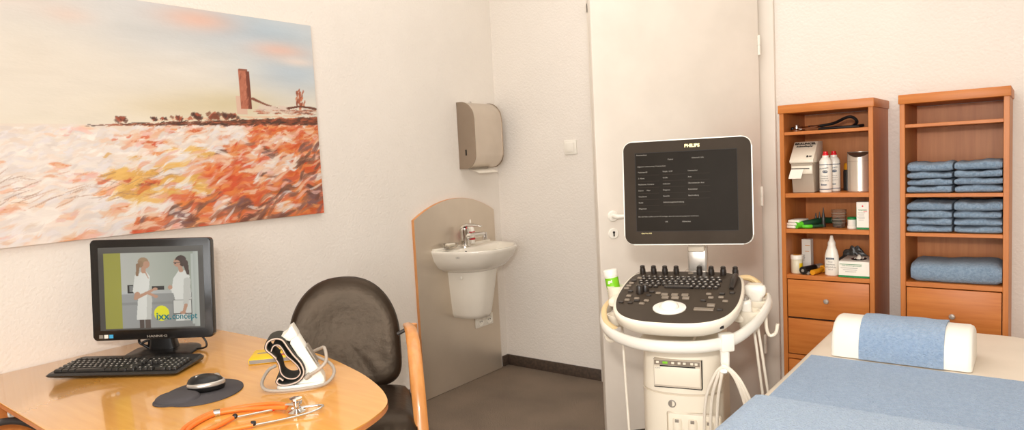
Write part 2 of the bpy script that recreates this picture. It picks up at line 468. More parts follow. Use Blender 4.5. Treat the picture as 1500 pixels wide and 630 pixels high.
# ------------------------------------------------------------------ painting
def paint_canvas(ny, nz, y0, y1, z0, z1):
    """colours on an ny x nz grid; y along the wall, z up (metres)"""
    ys = np.linspace(y0, y1, ny); zs = np.linspace(z0, z1, nz)
    Y, Z = np.meshgrid(ys, zs, indexing='ij')
    def smooth(seed, fy, fz):
        r = np.random.default_rng(seed); gy, gz = max(2, int((y1 - y0) * fy) + 2), max(2, int((z1 - z0) * fz) + 2)
        g = r.random((gy, gz))
        iy = (Y - y0) / (y1 - y0) * (gy - 1.001); iz = (Z - z0) / (z1 - z0) * (gz - 1.001)
        a = iy.astype(int); b = iz.astype(int); u = iy - a; v = iz - b
        u = u * u * (3 - 2 * u); v = v * v * (3 - 2 * v)
        a2 = np.minimum(a + 1, gy - 1); b2 = np.minimum(b + 1, gz - 1)
        return (g[a, b] * (1 - u) + g[a2, b] * u) * (1 - v) + (g[a, b2] * (1 - u) + g[a2, b2] * u) * v
    def L(*c): return np.array(c, float)
    img = np.zeros((ny, nz, 3))
    horizon = 1.552 + np.clip((Y - 1.1) / 1.0, 0, 1) * .045
    # sky
    t = np.clip((Z - 1.55) / .48, 0, 1)[..., None]
    base = L(238, 229, 208) * (1 - t) + L(230, 226, 220) * t
    def blob(cy, cz, ry, rz, col, amt):
        nonlocal base
        w = np.exp(-(((Y - cy) / ry) ** 2 + ((Z - cz) / rz) ** 2))[..., None] * amt
        base = base * (1 - w) + L(*col) * w
    blob(1.75, 1.97, .45, .10, (184, 202, 212), .9)
    blob(1.95, 1.80, .25, .10, (188, 204, 214), .85)
    blob(1.25, 1.90, .30, .08, (206, 208, 206), .7)
    blob(1.50, 1.985, .16, .045, (238, 196, 176), .9)
    blob(1.88, 1.895, .14, .035, (240, 200, 182), .85)
    blob(1.97, 1.85, .10, .02, (240, 226, 214), .9)
    blob(1.62, 1.64, .22, .06, (214, 200, 158), .8)
    blob(1.38, 1.62, .25, .05, (222, 206, 168), .7)
    blob(1.02, 1.94, .08, .03, (232, 200, 184), .6)
    blob(.85, 1.75, .40, .20, (238, 228, 210), .8)
    blob(.80, 2.0, .2, .05, (232, 206, 188), .5)
    n1 = smooth(1, 6, 26); n2 = smooth(2, 16, 70)
    base = base + ((n1 - .5) * 7 + (n2 - .5) * 3)[..., None]
    img[:] = base
    # ground base
    tt = np.clip((Y - .95) / 1.1, 0, 1)
    depth = np.clip((horizon - Z) / .42, 0, 1)
    warm = np.clip(tt * .9 + depth * .45 - .15, 0, 1)[..., None]
    g = L(238, 224, 206) * (1 - warm) + L(228, 138, 82) * warm
    mask = (Z < horizon)[..., None]
    img = np.where(mask, g, img)
    # brush strokes
    r = np.random.default_rng(11)
    dy, dz = (y1 - y0) / (ny - 1), (z1 - z0) / (nz - 1)
    def stroke(cy, cz, ln, wd, a, col, op):
        R = ln * 1.05
        i0, i1 = int((cy - R - y0) / dy), int((cy + R - y0) / dy) + 1
        j0, j1 = int((cz - R - z0) / dz), int((cz + R - z0) / dz) + 1
        i0, j0 = max(i0, 0), max(j0, 0); i1, j1 = min(i1, ny), min(j1, nz)
        if i0 >= i1 or j0 >= j1: return
        yy = Y[i0:i1, j0:j1] - cy; zz = Z[i0:i1, j0:j1] - cz
        u = yy * math.cos(a) + zz * math.sin(a); v = -yy * math.sin(a) + zz * math.cos(a)
        v = v + .35 * wd * np.sin(u / ln * 3 + cy * 60)
        rag = .22 * np.sin(v / wd * 11 + cz * 300) * (u / ln)       # bristle ends
        d = (np.abs(u / ln) + rag) ** 2.4 + np.abs(v / wd) ** 2
        w = np.clip((1 - d) * 2.0, 0, 1) * op
        w = w * (0.86 + 0.14 * np.sin(v / wd * 7 + u / ln * 3))
        sub = img[i0:i1, j0:j1]
        img[i0:i1, j0:j1] = sub * (1 - w[..., None]) + L(*col) * w[..., None]
    pal_white = [(244, 234, 222), (242, 224, 206), (236, 228, 224), (248, 240, 228), (232, 220, 210)]
    pal_peach = [(240, 198, 164), (238, 182, 146), (244, 208, 176), (234, 170, 140), (238, 190, 176)]
    pal_orange = [(224, 116, 58), (212, 98, 48), (232, 136, 70), (218, 86, 50), (206, 96, 60), (236, 152, 88), (228, 128, 92)]
    pal_brown = [(146, 96, 74), (124, 78, 64), (166, 112, 86), (132, 96, 94), (104, 70, 58)]
    pal_ochre = [(232, 182, 98), (240, 194, 108), (226, 172, 90)]
    def pick(p): return p[int(r.random() * len(p))]
    f1 = smooth(21, 11, 22); f2 = smooth(22, 7, 16); f3 = smooth(23, 16, 34)
    for ps, count, sz in ((0, 1500, 1.9), (1, 2200, 1.25), (2, 1500, .75)):
        for k in range(count):
            cy = y0 + r.random() * (y1 - y0); cz = z0 + r.random() * (1.59 - z0)
            hz_ = 1.548 + min(max((cy - 1.1) / 1.0, 0), 1) * .045
            if cz > hz_ - .010: continue
            dep = (hz_ - cz) / .42; side = min(max((cy - .80) / 1.2, 0), 1)
            i, j = min(int((cy - y0) / dy), ny - 1), min(int((cz - z0) / dz), nz - 1)
            heat = .95 * side + .42 * dep - .50 + 1.15 * (f1[i, j] - .5) + r.normal(0, .13)
            dark = f2[i, j] * .55 + f3[i, j] * .5 + r.normal(0, .07) + .10 * side + (.10 if dep > .72 else 0)
            if dark > .80 and side > .34: c = pick(pal_brown)
            elif heat > .52: c = pick(pal_orange)
            elif heat > .26: c = pick(pal_peach) if r.random() < .7 else pick(pal_orange)
            elif heat > .02: c = pick(pal_white) if r.random() < .55 else pick(pal_peach)
            else: c = pick(pal_white)
            if .25 < dep < .75 and .25 < side < .6 and f3[i, j] > .66: c = pick(pal_ochre)
            s = (.5 + .75 * dep) * sz
            jit = r.normal(0, 5)
            c = tuple(x + jit for x in c)
            if ps == 2 and r.random() < .5: continue
            stroke(cy, cz, (.020 + .022 * r.random()) * s, (.0065 + .0065 * r.random()) * s, math.radians(r.normal(13, 14)), c, .62 + .33 * r.random())
    for cy, cz, c in ((1.30, 1.405, (238, 184, 84)), (1.34, 1.385, (238, 182, 88)), (1.39, 1.40, (240, 190, 100)), (1.23, 1.345, (234, 178, 92))):
        stroke(cy, cz, .045, .014, .35, c, .85)
    for k in range(60):
        stroke(1.15 + .9 * r.random(), 1.15 + .30 * r.random(), .025 + .03 * r.random(), .005 + .006 * r.random(), math.radians(r.normal(20, 18)), pick(pal_white + pal_peach), .8)
    for k in range(26):
        stroke(1.3 + .75 * r.random(), 1.14 + .10 * r.random(), .03 + .03 * r.random(), .006 + .005 * r.random(), math.radians(r.normal(28, 12)), pick(pal_brown), .7)
    for k in range(26):
        stroke(1.93 + .13 * r.random(), 1.30 + .17 * r.random(), .03, .009, math.radians(r.normal(35, 12)), pick(pal_brown), .75)
    for k in range(60):
        stroke(.75 + .6 * r.random(), 1.27 + .11 * r.random(), .02 + .03 * r.random(), .0022, math.radians(r.normal(14, 12)), pick([(176, 130, 104), (206, 158, 128), (156, 118, 98)]), .5)
    # dark shoreline band and town
    for k in range(420):
        cy = 1.02 + 1.04 * r.random() ** .6; f = (cy - 1.02) / 1.04
        cz = 1.548 + f * .045 - (.003 + .030 * f) * r.random()
        stroke(cy, cz, .012 + .02 * r.random(), .0014 + .0036 * f, math.radians(r.normal(3, 10)), pick([(88, 58, 44), (110, 62, 44), (62, 44, 36), (142, 74, 48), (180, 96, 64)]), .8)
    for k in range(60):
        f = r.random(); stroke(1.3 + .7 * f, 1.568 + .03 * f + .006 * r.random(), .022, .0022, .06, (236, 196, 160), .8)
    for cy, s in ((1.17, .9), (1.29, .6), (1.33, .5), (1.385, .8), (1.465, 1.1), (1.535, 1.2), (1.60, 1.1), (1.62, .9)):
        cz = 1.555 + (cy - 1.1) * .045
        for k in range(14):
            stroke(cy + r.normal(0, .011) * s, cz + .016 * s * r.random() + .006, .011 * s, .008 * s, 0, pick([(96, 56, 44), (124, 70, 48), (70, 48, 40), (182, 88, 60)]), .85)
    def poly(y0_, y1_, z0_, z1_, c, tilt=0):
        m = (Y > y0_ + (Z - z0_) * tilt) & (Y < y1_ + (Z - z0_) * tilt) & (Z > z0_) & (Z < z1_)
        img[m] = L(*c)
    poly(1.645, 1.695, 1.60, 1.68, (226, 190, 166))
    poly(1.665, 1.70, 1.625, 1.795, (188, 112, 84)); poly(1.70, 1.718, 1.625, 1.79, (122, 62, 44)); poly(1.667, 1.71, 1.79, 1.797, (150, 92, 70))
    for k in range(30): stroke(1.67 + .035 * r.random(), 1.64 + .14 * r.random(), .012, .003, 1.4, pick([(168, 96, 72), (206, 134, 104), (130, 70, 50)]), .7)
    for k in range(40): stroke(1.97 + .010 * r.normal(), 1.635 + .075 * r.random(), .012, .005 , 1.3, pick([(178, 92, 62), (140, 70, 48), (206, 120, 80)]), .85)
    for k in range(6): stroke(1.97, 1.70 + .02 * r.random(), .008, .0035, 1.5, (170, 88, 60), .9)
    # swept roofs
    for f in np.linspace(0, 1, 90):
        stroke(1.72 + .30 * f, 1.672 - .055 * math.sin(min(f * 1.35, 1) * PI / 2) + .035 * max(0, f - .75), .012, .0035, 0, (132, 74, 52), .9)
        stroke(1.90 + .16 * f, 1.632 + .010 * math.sin(f * PI), .012, .0045, 0, (112, 66, 50), .9)
    for k in range(120):
        f = r.random(); stroke(1.74 + .31 * f, 1.605 + .022 * r.random(), .018, .003, 0, pick([(222, 190, 166), (196, 116, 84), (120, 70, 54), (232, 214, 196)]), .8)
    for k in range(50):
        stroke(1.76 + .13 * r.random(), 1.622 + .02 * r.random(), .015, .004, 0, (228, 208, 190), .7)
    img = img * np.array([.945, .945, .955])
    return np.clip(img, 0, 255)

def painted_plane(name, img, P0, dU, dV, material, parent, holes=None):
    ny, nz = img.shape[:2]
    ii, jj = np.meshgrid(np.arange(ny), np.arange(nz), indexing='ij')
    co = np.array(P0)[None, None] + ii[..., None] / (ny - 1) * np.array(dU) + jj[..., None] / (nz - 1) * np.array(dV)
    co = co.reshape(-1, 3)
    idx = np.arange(ny * nz).reshape(ny, nz)
    q = np.stack([idx[:-1, :-1], idx[1:, :-1], idx[1:, 1:], idx[:-1, 1:]], -1).reshape(-1, 4)
    me = bpy.data.meshes.new(name)
    me.vertices.add(len(co)); me.vertices.foreach_set('co', co.ravel().astype(np.float32))
    me.loops.add(q.size); me.loops.foreach_set('vertex_index', q.ravel().astype(np.int32))
    me.polygons.add(len(q)); me.polygons.foreach_set('loop_start', (np.arange(len(q)) * 4).astype(np.int32))
    me.update(calc_edges=True); me.validate()
    a = me.color_attributes.new('paint', 'FLOAT_COLOR', 'POINT')
    c = img.reshape(-1, 3) / 255.0
    c = np.where(c <= .04045, c / 12.92, ((c + .055) / 1.055) ** 2.4)
    a.data.foreach_set('color', np.concatenate([c, np.ones((len(c), 1))], 1).ravel().astype(np.float32))
    me.materials.append(material)
    o = bpy.data.objects.new(name, me); COL.objects.link(o)
    o.parent = parent
    return o

PY0, PY1, PZ0, PZ1 = .42, 2.06, 1.133, 2.028
pt = thing('painting', 'large frameless canvas of an orange coast with tower, hanging on left wall', 'painting', (WX, (PY0 + PY1) / 2, PZ0))
hw = (PY1 - PY0) / 2
MB().box((.010, 0, (PZ1 - PZ0) / 2), (.018, PY1 - PY0, PZ1 - PZ0)).build('stretched_canvas', M['canvasedge'], pt)
painted_plane('painted_surface', paint_canvas(560, 310, PY0, PY1, PZ0, PZ1), (.0195, -hw, 0), (0, 2 * hw, 0), (0, 0, PZ1 - PZ0), painted('oil_paint', .55), pt)

# ------------------------------------------------------------------ light switch
sw = thing('light_switch', 'cream square light switch on wall left of the door', 'light switch', (-2.211, WY, 1.40))
MB().box((0, -.005, 0), (.086, .010, .086), bev=.004).build('switch_frame', M['offwhite'], sw)
MB().box((0, -.012, 0), (.056, .008, .056), rot=(.05, 0, 0), bev=.002).build('rocker', M['offwhite'], sw)

# ------------------------------------------------------------------ wash place
PY_A, PY_B = 2.655, 3.360
pc = (PY_A + PY_B) / 2
pn = thing('splash_panel', 'tall brushed grey panel with arched top behind the washbasin', 'wall panel', (WX + .0005, pc, 0))
def arch(w, inset=0):
    hwid = w / 2 - inset
    pts = [(-hwid, 0.003), (hwid, 0.003)]
    for k in range(25):
        t = k / 24
        x = hwid * (1 - 2 * t)
        z = 1.035 + .098 * (1 - abs(2 * t - 1) ** 2.0) - inset
        pts.append((x, z))
    return pts
flip = Matrix(((0, 0, 1, 0), (1, 0, 0, 0), (0, 1, 0, 0), (0, 0, 0, 1)))   # outline x->y, y->z, thickness->x
MB().prism(arch(PY_B - PY_A), 0.0, .0185, mt=flip).build('panel_core', M['edge'], pn)
MB().prism(arch(PY_B - PY_A, .0012), .0185, .0205, mt=flip).build('brushed_face', M['panel'], pn)
PFX = WX + .0205                         # face of the panel

bs = thing('washbasin', 'white ceramic washbasin with half pedestal on the grey panel', 'sink', (PFX, 3.03, .845))
def basin_ring(w, d, z, n=40, p=2.35, x0=0.0):
    """D shape: flat at wall (x=x0), bulging out to x0+d, half width w"""
    pts = []
    for k in range(n + 1):
        a = -PI / 2 + PI * k / n
        cx, sy = math.cos(a), math.sin(a)
        pts.append((x0 + d * abs(cx) ** (2 / p), w * math.copysign(abs(sy) ** (2 / p), sy), z))
    return pts
W_, D_ = .256, .355
outer = [basin_ring(.10, .17, -.140), basin_ring(.155, .225, -.136), basin_ring(.205, .285, -.108), basin_ring(.238, .33, -.062), basin_ring(.251, .350, -.022), basin_ring(W_, D_, -.006), basin_ring(.253, .352, 0)]
inner = [basin_ring(.232, .232, 0.0, x0=.103), basin_ring(.222, .22, -.012, x0=.110), basin_ring(.18, .19, -.055, x0=.120), basin_ring(.12, .125, -.095, x0=.145), basin_ring(.04, .05, -.105, x0=.18)]
mb = MB(); mb.loft(outer + inner, cap=True)
bas = mb.build('basin', M['ceramic'], bs, smooth=60)
MB().box((.012, 0, .004), (.024, .50, .012), bev=.004).build('wall_rim', M['ceramic'], bas)
MB().lathe([(0, 0), (.008, 0), (.008, .003), (.0055, .003), (.005, .001), (0, .001)], c=(.113, -.085, -.024), rot=(0, PI / 2, 0), n=16).build('overflow', M['hole'], bas)
MB().lathe([(0, 0), (.020, 0), (.020, .003), (0, .004)], c=(.20, 0, -.104), n=20).build('drain', M['chrome'], bas)
lettering('GKI', .014, T(.20, -.252, -.03) @ RZ(.40) @ FRONT, M['inkgrey'], bas)
def ped_ring(w, d, z): return basin_ring(w, d, z, p=2.6)
MB().loft([ped_ring(.080, .15, -.425), ped_ring(.096, .170, -.420), ped_ring(.106, .182, -.395), ped_ring(.120, .212, -.25), ped_ring(.128, .232, -.14), ped_ring(.128, .232, -.10)]).build('half_pedestal', M['ceramic'], bs, smooth=60)
MB().lathe([(0, 0), (.010, 0), (.010, .002), (.007, .004), (0, .004)], c=(.105, -.128, -.17), rot=(PI / 2 - .1, 0, 0), n=18).build('screw_cap', M['offwhite'], bs)
tp = MB()
tp.lathe([(0, 0), (.027, 0), (.027, .006), (.022, .010), (.0205, .06), (.023, .078), (.023, .092), (.018, .098), (0, .1)], c=(.062, -.03, 0), n=24)
tp.tube([(.065, -.03, .052), (.11, -.02, .060), (.165, -.008, .066), (.178, -.006, .064)], [.015, .014, .012, .012])
tp.lathe([(0, -.012), (.012, -.012), (.012, .014), (0, .014)], c=(.172, -.006, .052), n=18)
fa = tp.build('tap', M['chrome'], bs); fa.scale = (1.18, 1.18, 1.15); fa.location = (-.008, .004, 0)
MB().tube([(.050, -.034, .098), (.075, -.026, .112), (.125, -.012, .110), (.150, -.004, .104)], [.019, .019, .011, .008], flat=(1, .55)).build('lever', M['chrome'], fa)
MB().lathe([(0, 0), (.004, 0), (.004, .002), (0, .002)], c=(.084, -.04, .098), rot=(.6, .6, 0), n=12).build('temperature_dot', M['red'], fa)

sb = thing('disinfectant_bottle', 'small white bottle with red label behind the tap', 'bottle', (PFX + .046, 3.075, .855))
MB().loft([[(x, y, z) for x, y in rrect(w * 2, w * 1.3, .006, 4)] for w, z in ((.019, 0), (.0205, .004), (.0205, .085), (.016, .097), (.008, .104))]).build('bottle_body', M['offwhite'], sb, smooth=50)
MB().box((0, 0, .047), (.0425, .0285, .050), bev=.001).build('label', M['red'], sb)
lettering('sterillium', .0075, T(.0005, -.0145, .063) @ FRONT, M['paper'], sb, bold=.0002)
lettering('sterillium', .0075, T(.0216, 0, .063) @ RZ(PI / 2) @ FRONT, M['paper'], sb, bold=.0002)
MB().lathe([(0, .104), (.009, .104), (.009, .116), (.005, .119), (.004, .142), (.0025, .144), (0, .144)], n=16).build('nozzle', M['offwhite'], sb)

sd = thing('soap_dish', 'clear soap dish on the left back rim of the washbasin', 'soap dish', (PFX + .05, 2.885, .8535))
MB().lathe([(0, 0), (.034, 0), (.042, .012), (.044, .024), (.041, .024), (.037, .010), (0, .005)], n=28, sy=1.2).build('dish', M['glass'], sd)
MB().box((0, 0, .0165), (.038, .058, .018), bev=.007, seg=3).build('soap', M['ceramic'], sd)

ot = thing('wall_socket', 'white double socket low on the grey panel under the half pedestal', 'socket', (PFX, 3.20, .352))
MB().box((.006, 0, 0), (.012, .165, .072), bev=.004).build('socket_frame', M['offwhite'], ot)
for s in (-.040, .040):
    so = MB().lathe([(0, .012), (.028, .012), (.028, .018), (.022, .018), (.020, .014), (0, .013)], c=(0, s, 0), rot=(0, PI / 2, 0), n=24).build('socket_cup', M['offwhite'], ot)
    MB().lathe([(0, 0), (.0035, 0), (.0035, .002), (0, .002)], c=(.013, s - .009, 0), rot=(0, PI / 2, 0), n=10).lathe([(0, 0), (.0035, 0), (.0035, .002), (0, .002)], c=(.013, s + .009, 0), rot=(0, PI / 2, 0), n=10).build('pin_hole', M['hole'], so)

# paper towel dispenser
dp = thing('paper_towel_dispenser', 'steel paper towel dispenser on the wall above the basin', 'towel dispenser', (WX, 3.215, 1.305))
hwD, dD, hD = .132, .132, .395
def disp_prof(k=0.0):
    r1, r2 = .105, .085
    d = dD + k
    pts = [(0, -k), (d - r2, -k)]
    for i in range(1, 10):
        t = -PI / 2 + PI / 2 * i / 9; pts.append((d - r2 + r2 * math.cos(t), r2 - k + (r2) * math.sin(t)))
    for i in range(0, 10):
        t = PI / 2 * i / 9; pts.append((d - r1 + r1 * math.cos(t), hD + k - r1 + r1 * math.sin(t)))
    pts.append((0, hD + k))
    return pts
XZ = Matrix(((1, 0, 0, 0), (0, 0, 1, 0), (0, 1, 0, 0), (0, 0, 0, 1)))
MB().prism(disp_prof(), -hwD + .003, hwD - .004, mt=XZ).build('housing', M['steel'], dp, smooth=30)
MB().prism(disp_prof(.003), -hwD - .002, -hwD + .003, mt=XZ, bev=.002, seg=2).build('side_plate', M['steeldark'], dp, smooth=30)
MB().prism(disp_prof(.003), hwD - .004, hwD, mt=XZ, bev=.0018, seg=2).build('side_plate', M['steeldark'], dp, smooth=30)
MB().box((.06, -hwD - .003, .095), (.010, .002, .034)).build('level_slot', M['hole'], dp)
MB().lathe([(0, 0), (.009, 0), (.009, .006), (.006, .010), (0, .010)], c=(.035, -.045, .394), n=16).build('lock', M['chrome'], dp)
MB().grid(lambda u, v: (.02 + .105 * u, -.10 + .18 * v, -.004 - .026 * u * u), 8, 4).solid(.001).build('paper_towel', M['paper'], dp)

# ------------------------------------------------------------------ desk
DZ = .71
dk = thing('desk', 'light beech desk with rounded end against the left wall', 'desk', (-1.96, 1.0, 0))
ol = [(-.810, -.40), (-.810, .415)]
ctrl = [(-2.645, 1.428), (-2.30, 1.430), (-1.95, 1.398), (-1.70, 1.342), (-1.555, 1.292), (-1.445, 1.238), (-1.372, 1.180), (-1.330, 1.095), (-1.312, 1.0), (-1.33, .90), (-1.372, .80), (-1.46, .72), (-1.60, .655), (-1.80, .615), (-1.98, .600)]
P = [Vector((x + 1.96, y - 1.0, 0)) for x, y in ctrl]
pts = []
for i in range(len(P) - 1):
    p1, p2 = P[i], P[i + 1]; p0 = P[i - 1] if i else p1 * 2 - p2; p3 = P[i + 2] if i + 2 < len(P) else p2 * 2 - p1
    for k in range(6):
        t = k / 6
        q = 0.5 * ((2 * p1) + (p2 - p0) * t + (2 * p0 - 5 * p1 + 4 * p2 - p3) * t * t + (3 * p1 - p0 - 3 * p2 + p3) * t ** 3)
        pts.append((q.x, q.y))
pts.append((P[-1].x, P[-1].y))
outl = [(-.812, -.385), (-.812, .425)] + pts
outl = list(reversed(outl))
tt_ = MB().prism(outl, DZ - .017, DZ, bev=.002, seg=2).build('tabletop', M['desk'], dk)
# edge band
eb = MB(); n = len(outl)
for k in range(n):
    pass
ring = lambda off, z: [(x * (1 + off / .6), y * (1 + off / .4), z) for x, y in outl]
eb.loft([ring(.0008, DZ - .0155), ring(.0008, DZ - .0035)], cap=False).build('edge_band', M['desk_edge'], tt_)
for x, y in ((-.70, .30),):
    MB().lathe([(0, 0), (.022, 0), (.022, .02), (.018, .024), (.018, DZ - .0175), (0, DZ - .0175)], c=(x, y, 0)).build('leg', M['darkmetal'], dk)
MB().lathe([(0, 0), (.24, 0), (.24, .012), (.05, .03), (.035, .05), (.035, DZ - .05), (.09, DZ - .03), (.09, DZ - .0175), (0, DZ - .0175)], c=(.20, 0, 0)).build('leg', M['darkmetal'], dk)
MB().tube([(-.40, -.52, .655), (-.40, -.44, .665), (-.40, -.405, .665), (-.40, -.372, .657), (-.40, -.340, .638), (-.40, -.308, .606), (-.40, -.285, .565), (-.40, -.27, .48), (-.40, -.27, .25), (-.40, -.27, .0)], .0105).build('leg', M['darkmetal'], dk)

pd = thing('drawer_pedestal', 'wooden drawer pedestal standing under the desk by the wall', 'drawer unit', (-2.60, .675, 0), 0)
MB().box((-.02, 0, .358), (.27, .34, .664), bev=.003).build('body', M['beech'], pd)
for z0, z1 in ((.47, .688), (.25, .466), (.03, .246)):
    d = MB().box((.124, 0, (z0 + z1) / 2), (.018, .336, z1 - z0 - .006), bev=.002).build('drawer', M['beech_h'], pd)
    zc = z1 - .024
    MB().tube([(.148, -.035, zc), (.154, -.038, zc + .007), (.154, -.03, zc + .014), (.154, .03, zc + .014), (.154, .038, zc + .007), (.154, .038, zc - .007), (.154, .03, zc - .014), (.154, -.03, zc - .014), (.154, -.038, zc - .007)], .0045, closed=True, n=8).box((.143, -.03, zc), (.022, .008, .008)).box((.143, .03, zc), (.022, .008, .008)).build('handle', M['offwhite'], d)
for x in (-.12, .08):
    for y in (-.14, .14):
        MB().lathe([(0, 0), (.02, 0), (.02, .018), (.01, .026), (0, .026)], c=(x, y, 0), n=16).build('foot', M['black'], pd)

# ------------------------------------------------------------------ office chair behind the desk
CH = thing('visitor_chair', 'black leather chair with bent beech arms behind the desk', 'chair', (-2.050, 1.572, 0), math.radians(50))
def seat_pt(u, v, top):
    # u across -1..1, v front(-1)..back(1)
    x = .245 * math.copysign(abs(u) ** .9, u)
    y = -.205 + .43 * (v + 1) / 2
    e = (1 - abs(u) ** 6) * (1 - abs(v) ** 6)
    z = .415 + (.052 * e ** .35 + .006 * math.cos(u * 3) if top else -.02 * e ** .3)
    if v < -.6: z -= .03 * ((-.6 - v) / .4) ** 2
    return (x, y, z)
mb = MB()
mb.grid(lambda a, b: seat_pt(2 * a - 1, 2 * b - 1, True), 24, 24)
mb.grid(lambda a, b: seat_pt(2 * a - 1, 2 * b - 1, False), 24, 24)
bmesh.ops.remove_doubles(mb.bm, verts=mb.bm.verts, dist=.0005)
mb.build('seat', M['leather'], CH, smooth=70)
def back_outline(n=64):
    pts = []
    for k in range(n):
        a = 2 * PI * k / n
        c, s = math.cos(a), math.sin(a)
        x = .222 * math.copysign(abs(c) ** (.86 if s > 0 else .48), c); z = s
        z = .205 * math.copysign(abs(s) ** (1.0 if s > 0 else .34), s) * (1.25 if s > 0 else 1.02)
        pts.append((x, z))
    return pts
BO = back_outline()
rings = []
for sc, dy in ((.0, -.026), (.25, -.0235), (.5, -.024), (.72, -.025), (.88, -.024), (.96, -.016), (1.0, 0), (.97, .012), (.9, .018), (.5, .02), (.0, .02)):
    ring_ = []
    for x, z in BO:
        X_, Z_ = x * max(sc, .002), z * max(sc, .002)
        bow = .30 * X_ * X_ + .10 * Z_ * Z_         # wraps forward at the sides
        pillow = 0.006 * math.exp(-((X_ / .08) ** 2 + ((Z_ - .05) / .04) ** 2)) * (1 if dy < 0 and sc < .9 else 0)
        wr = .003 * math.sin(X_ * 70 + Z_ * 30) * math.exp(-((Z_ + .12) / .07) ** 2) * (1 if dy < 0 and sc < .9 else 0)
        ring_.append((X_, dy - bow + pillow + wr, Z_))
    rings.append(ring_)
mb = MB(); mb.loft(rings, cap=True)
bmesh.ops.remove_doubles(mb.bm, verts=mb.bm.verts, dist=.0008)
bkr = mb.build('backrest', M['leather'], CH, smooth=80)
bkr.location = (0, .262, .645); bkr.rotation_euler = (math.radians(-13), 0, 0)
for s in (-1, 1):
    arm_path = [(s * .252, .22, .690), (s * .258, .12, .694), (s * .260, .03, .672), (s * .260, -.05, .610), (s * .260, -.12, .50), (s * .262, -.18, .34), (s * .270, -.225, .17), (s * .270, -.25, .012)]
    MB().tube(arm_path, [.020, .025, .027, .027, .027, .026, .025, .025], n=12, flat=(.95, .42)).build('armrest', M['chairwood'], CH)
    MB().tube([(s * .270, .22, .690), (s * .270, .245, .55), (s * .270, .22, .36), (s * .270, .235, .18), (s * .270, .275, .012)], .024, n=12, flat=(.95, .45)).build('rear_leg', M['chairwood'], CH)
    MB().tube([(s * .21, .215, .655), (s * .262, .205, .680)], .008).tube([(s * .235, -.10, .405), (s * .27, -.135, .43)], .009).tube([(s * .235, .15, .405), (s * .27, .225, .405)], .009).build('bracket', M['darkmetal'], CH)

# ------------------------------------------------------------------ PC monitor
PCY = math.radians(41.5)
pcx, pcy = -2.505, 1.125
mo = thing('computer_monitor', 'black flat screen computer monitor on the desk, showing two women', 'monitor', (pcx, pcy, DZ), PCY)
MB().loft([[(x, y * .80, z) for x, y in rrect(.235 * k, .235 * k, .06 * k, 8)] for k, z in ((1, .001), (1.0, .007), (.96, .012), (.5, .018))]).build('stand_base', M['black'], mo, smooth=60)
MB().loft([[(x, y + .02, z) for x, y in rrect(w, .05, .015, 4)] for w, z in ((.10, .012), (.088, .04), (.085, .13))]).build('stand_neck', M['black'], mo, smooth=50)
scr = thing('screen_head', None, None); scr.parent = mo
sw_, sh_ = .410, .354
scr.location = (.005, -.030, .243); scr.rotation_euler = (math.radians(-3), math.radians(1.8), 0)
bz = MB()
bz.prism(rrect(sw_, sh_, .012, 5), 0, .030, mt=FRONT @ T(0, 0, -.015), bev=.004)
bz.prism(rrect(sw_ - .05, sh_ - .05, .02, 5), 0, .03, mt=T(0, .045, 0) @ FRONT, bev=.008)
hb = bz.build('monitor_bezel', M['bezelpc'], scr)

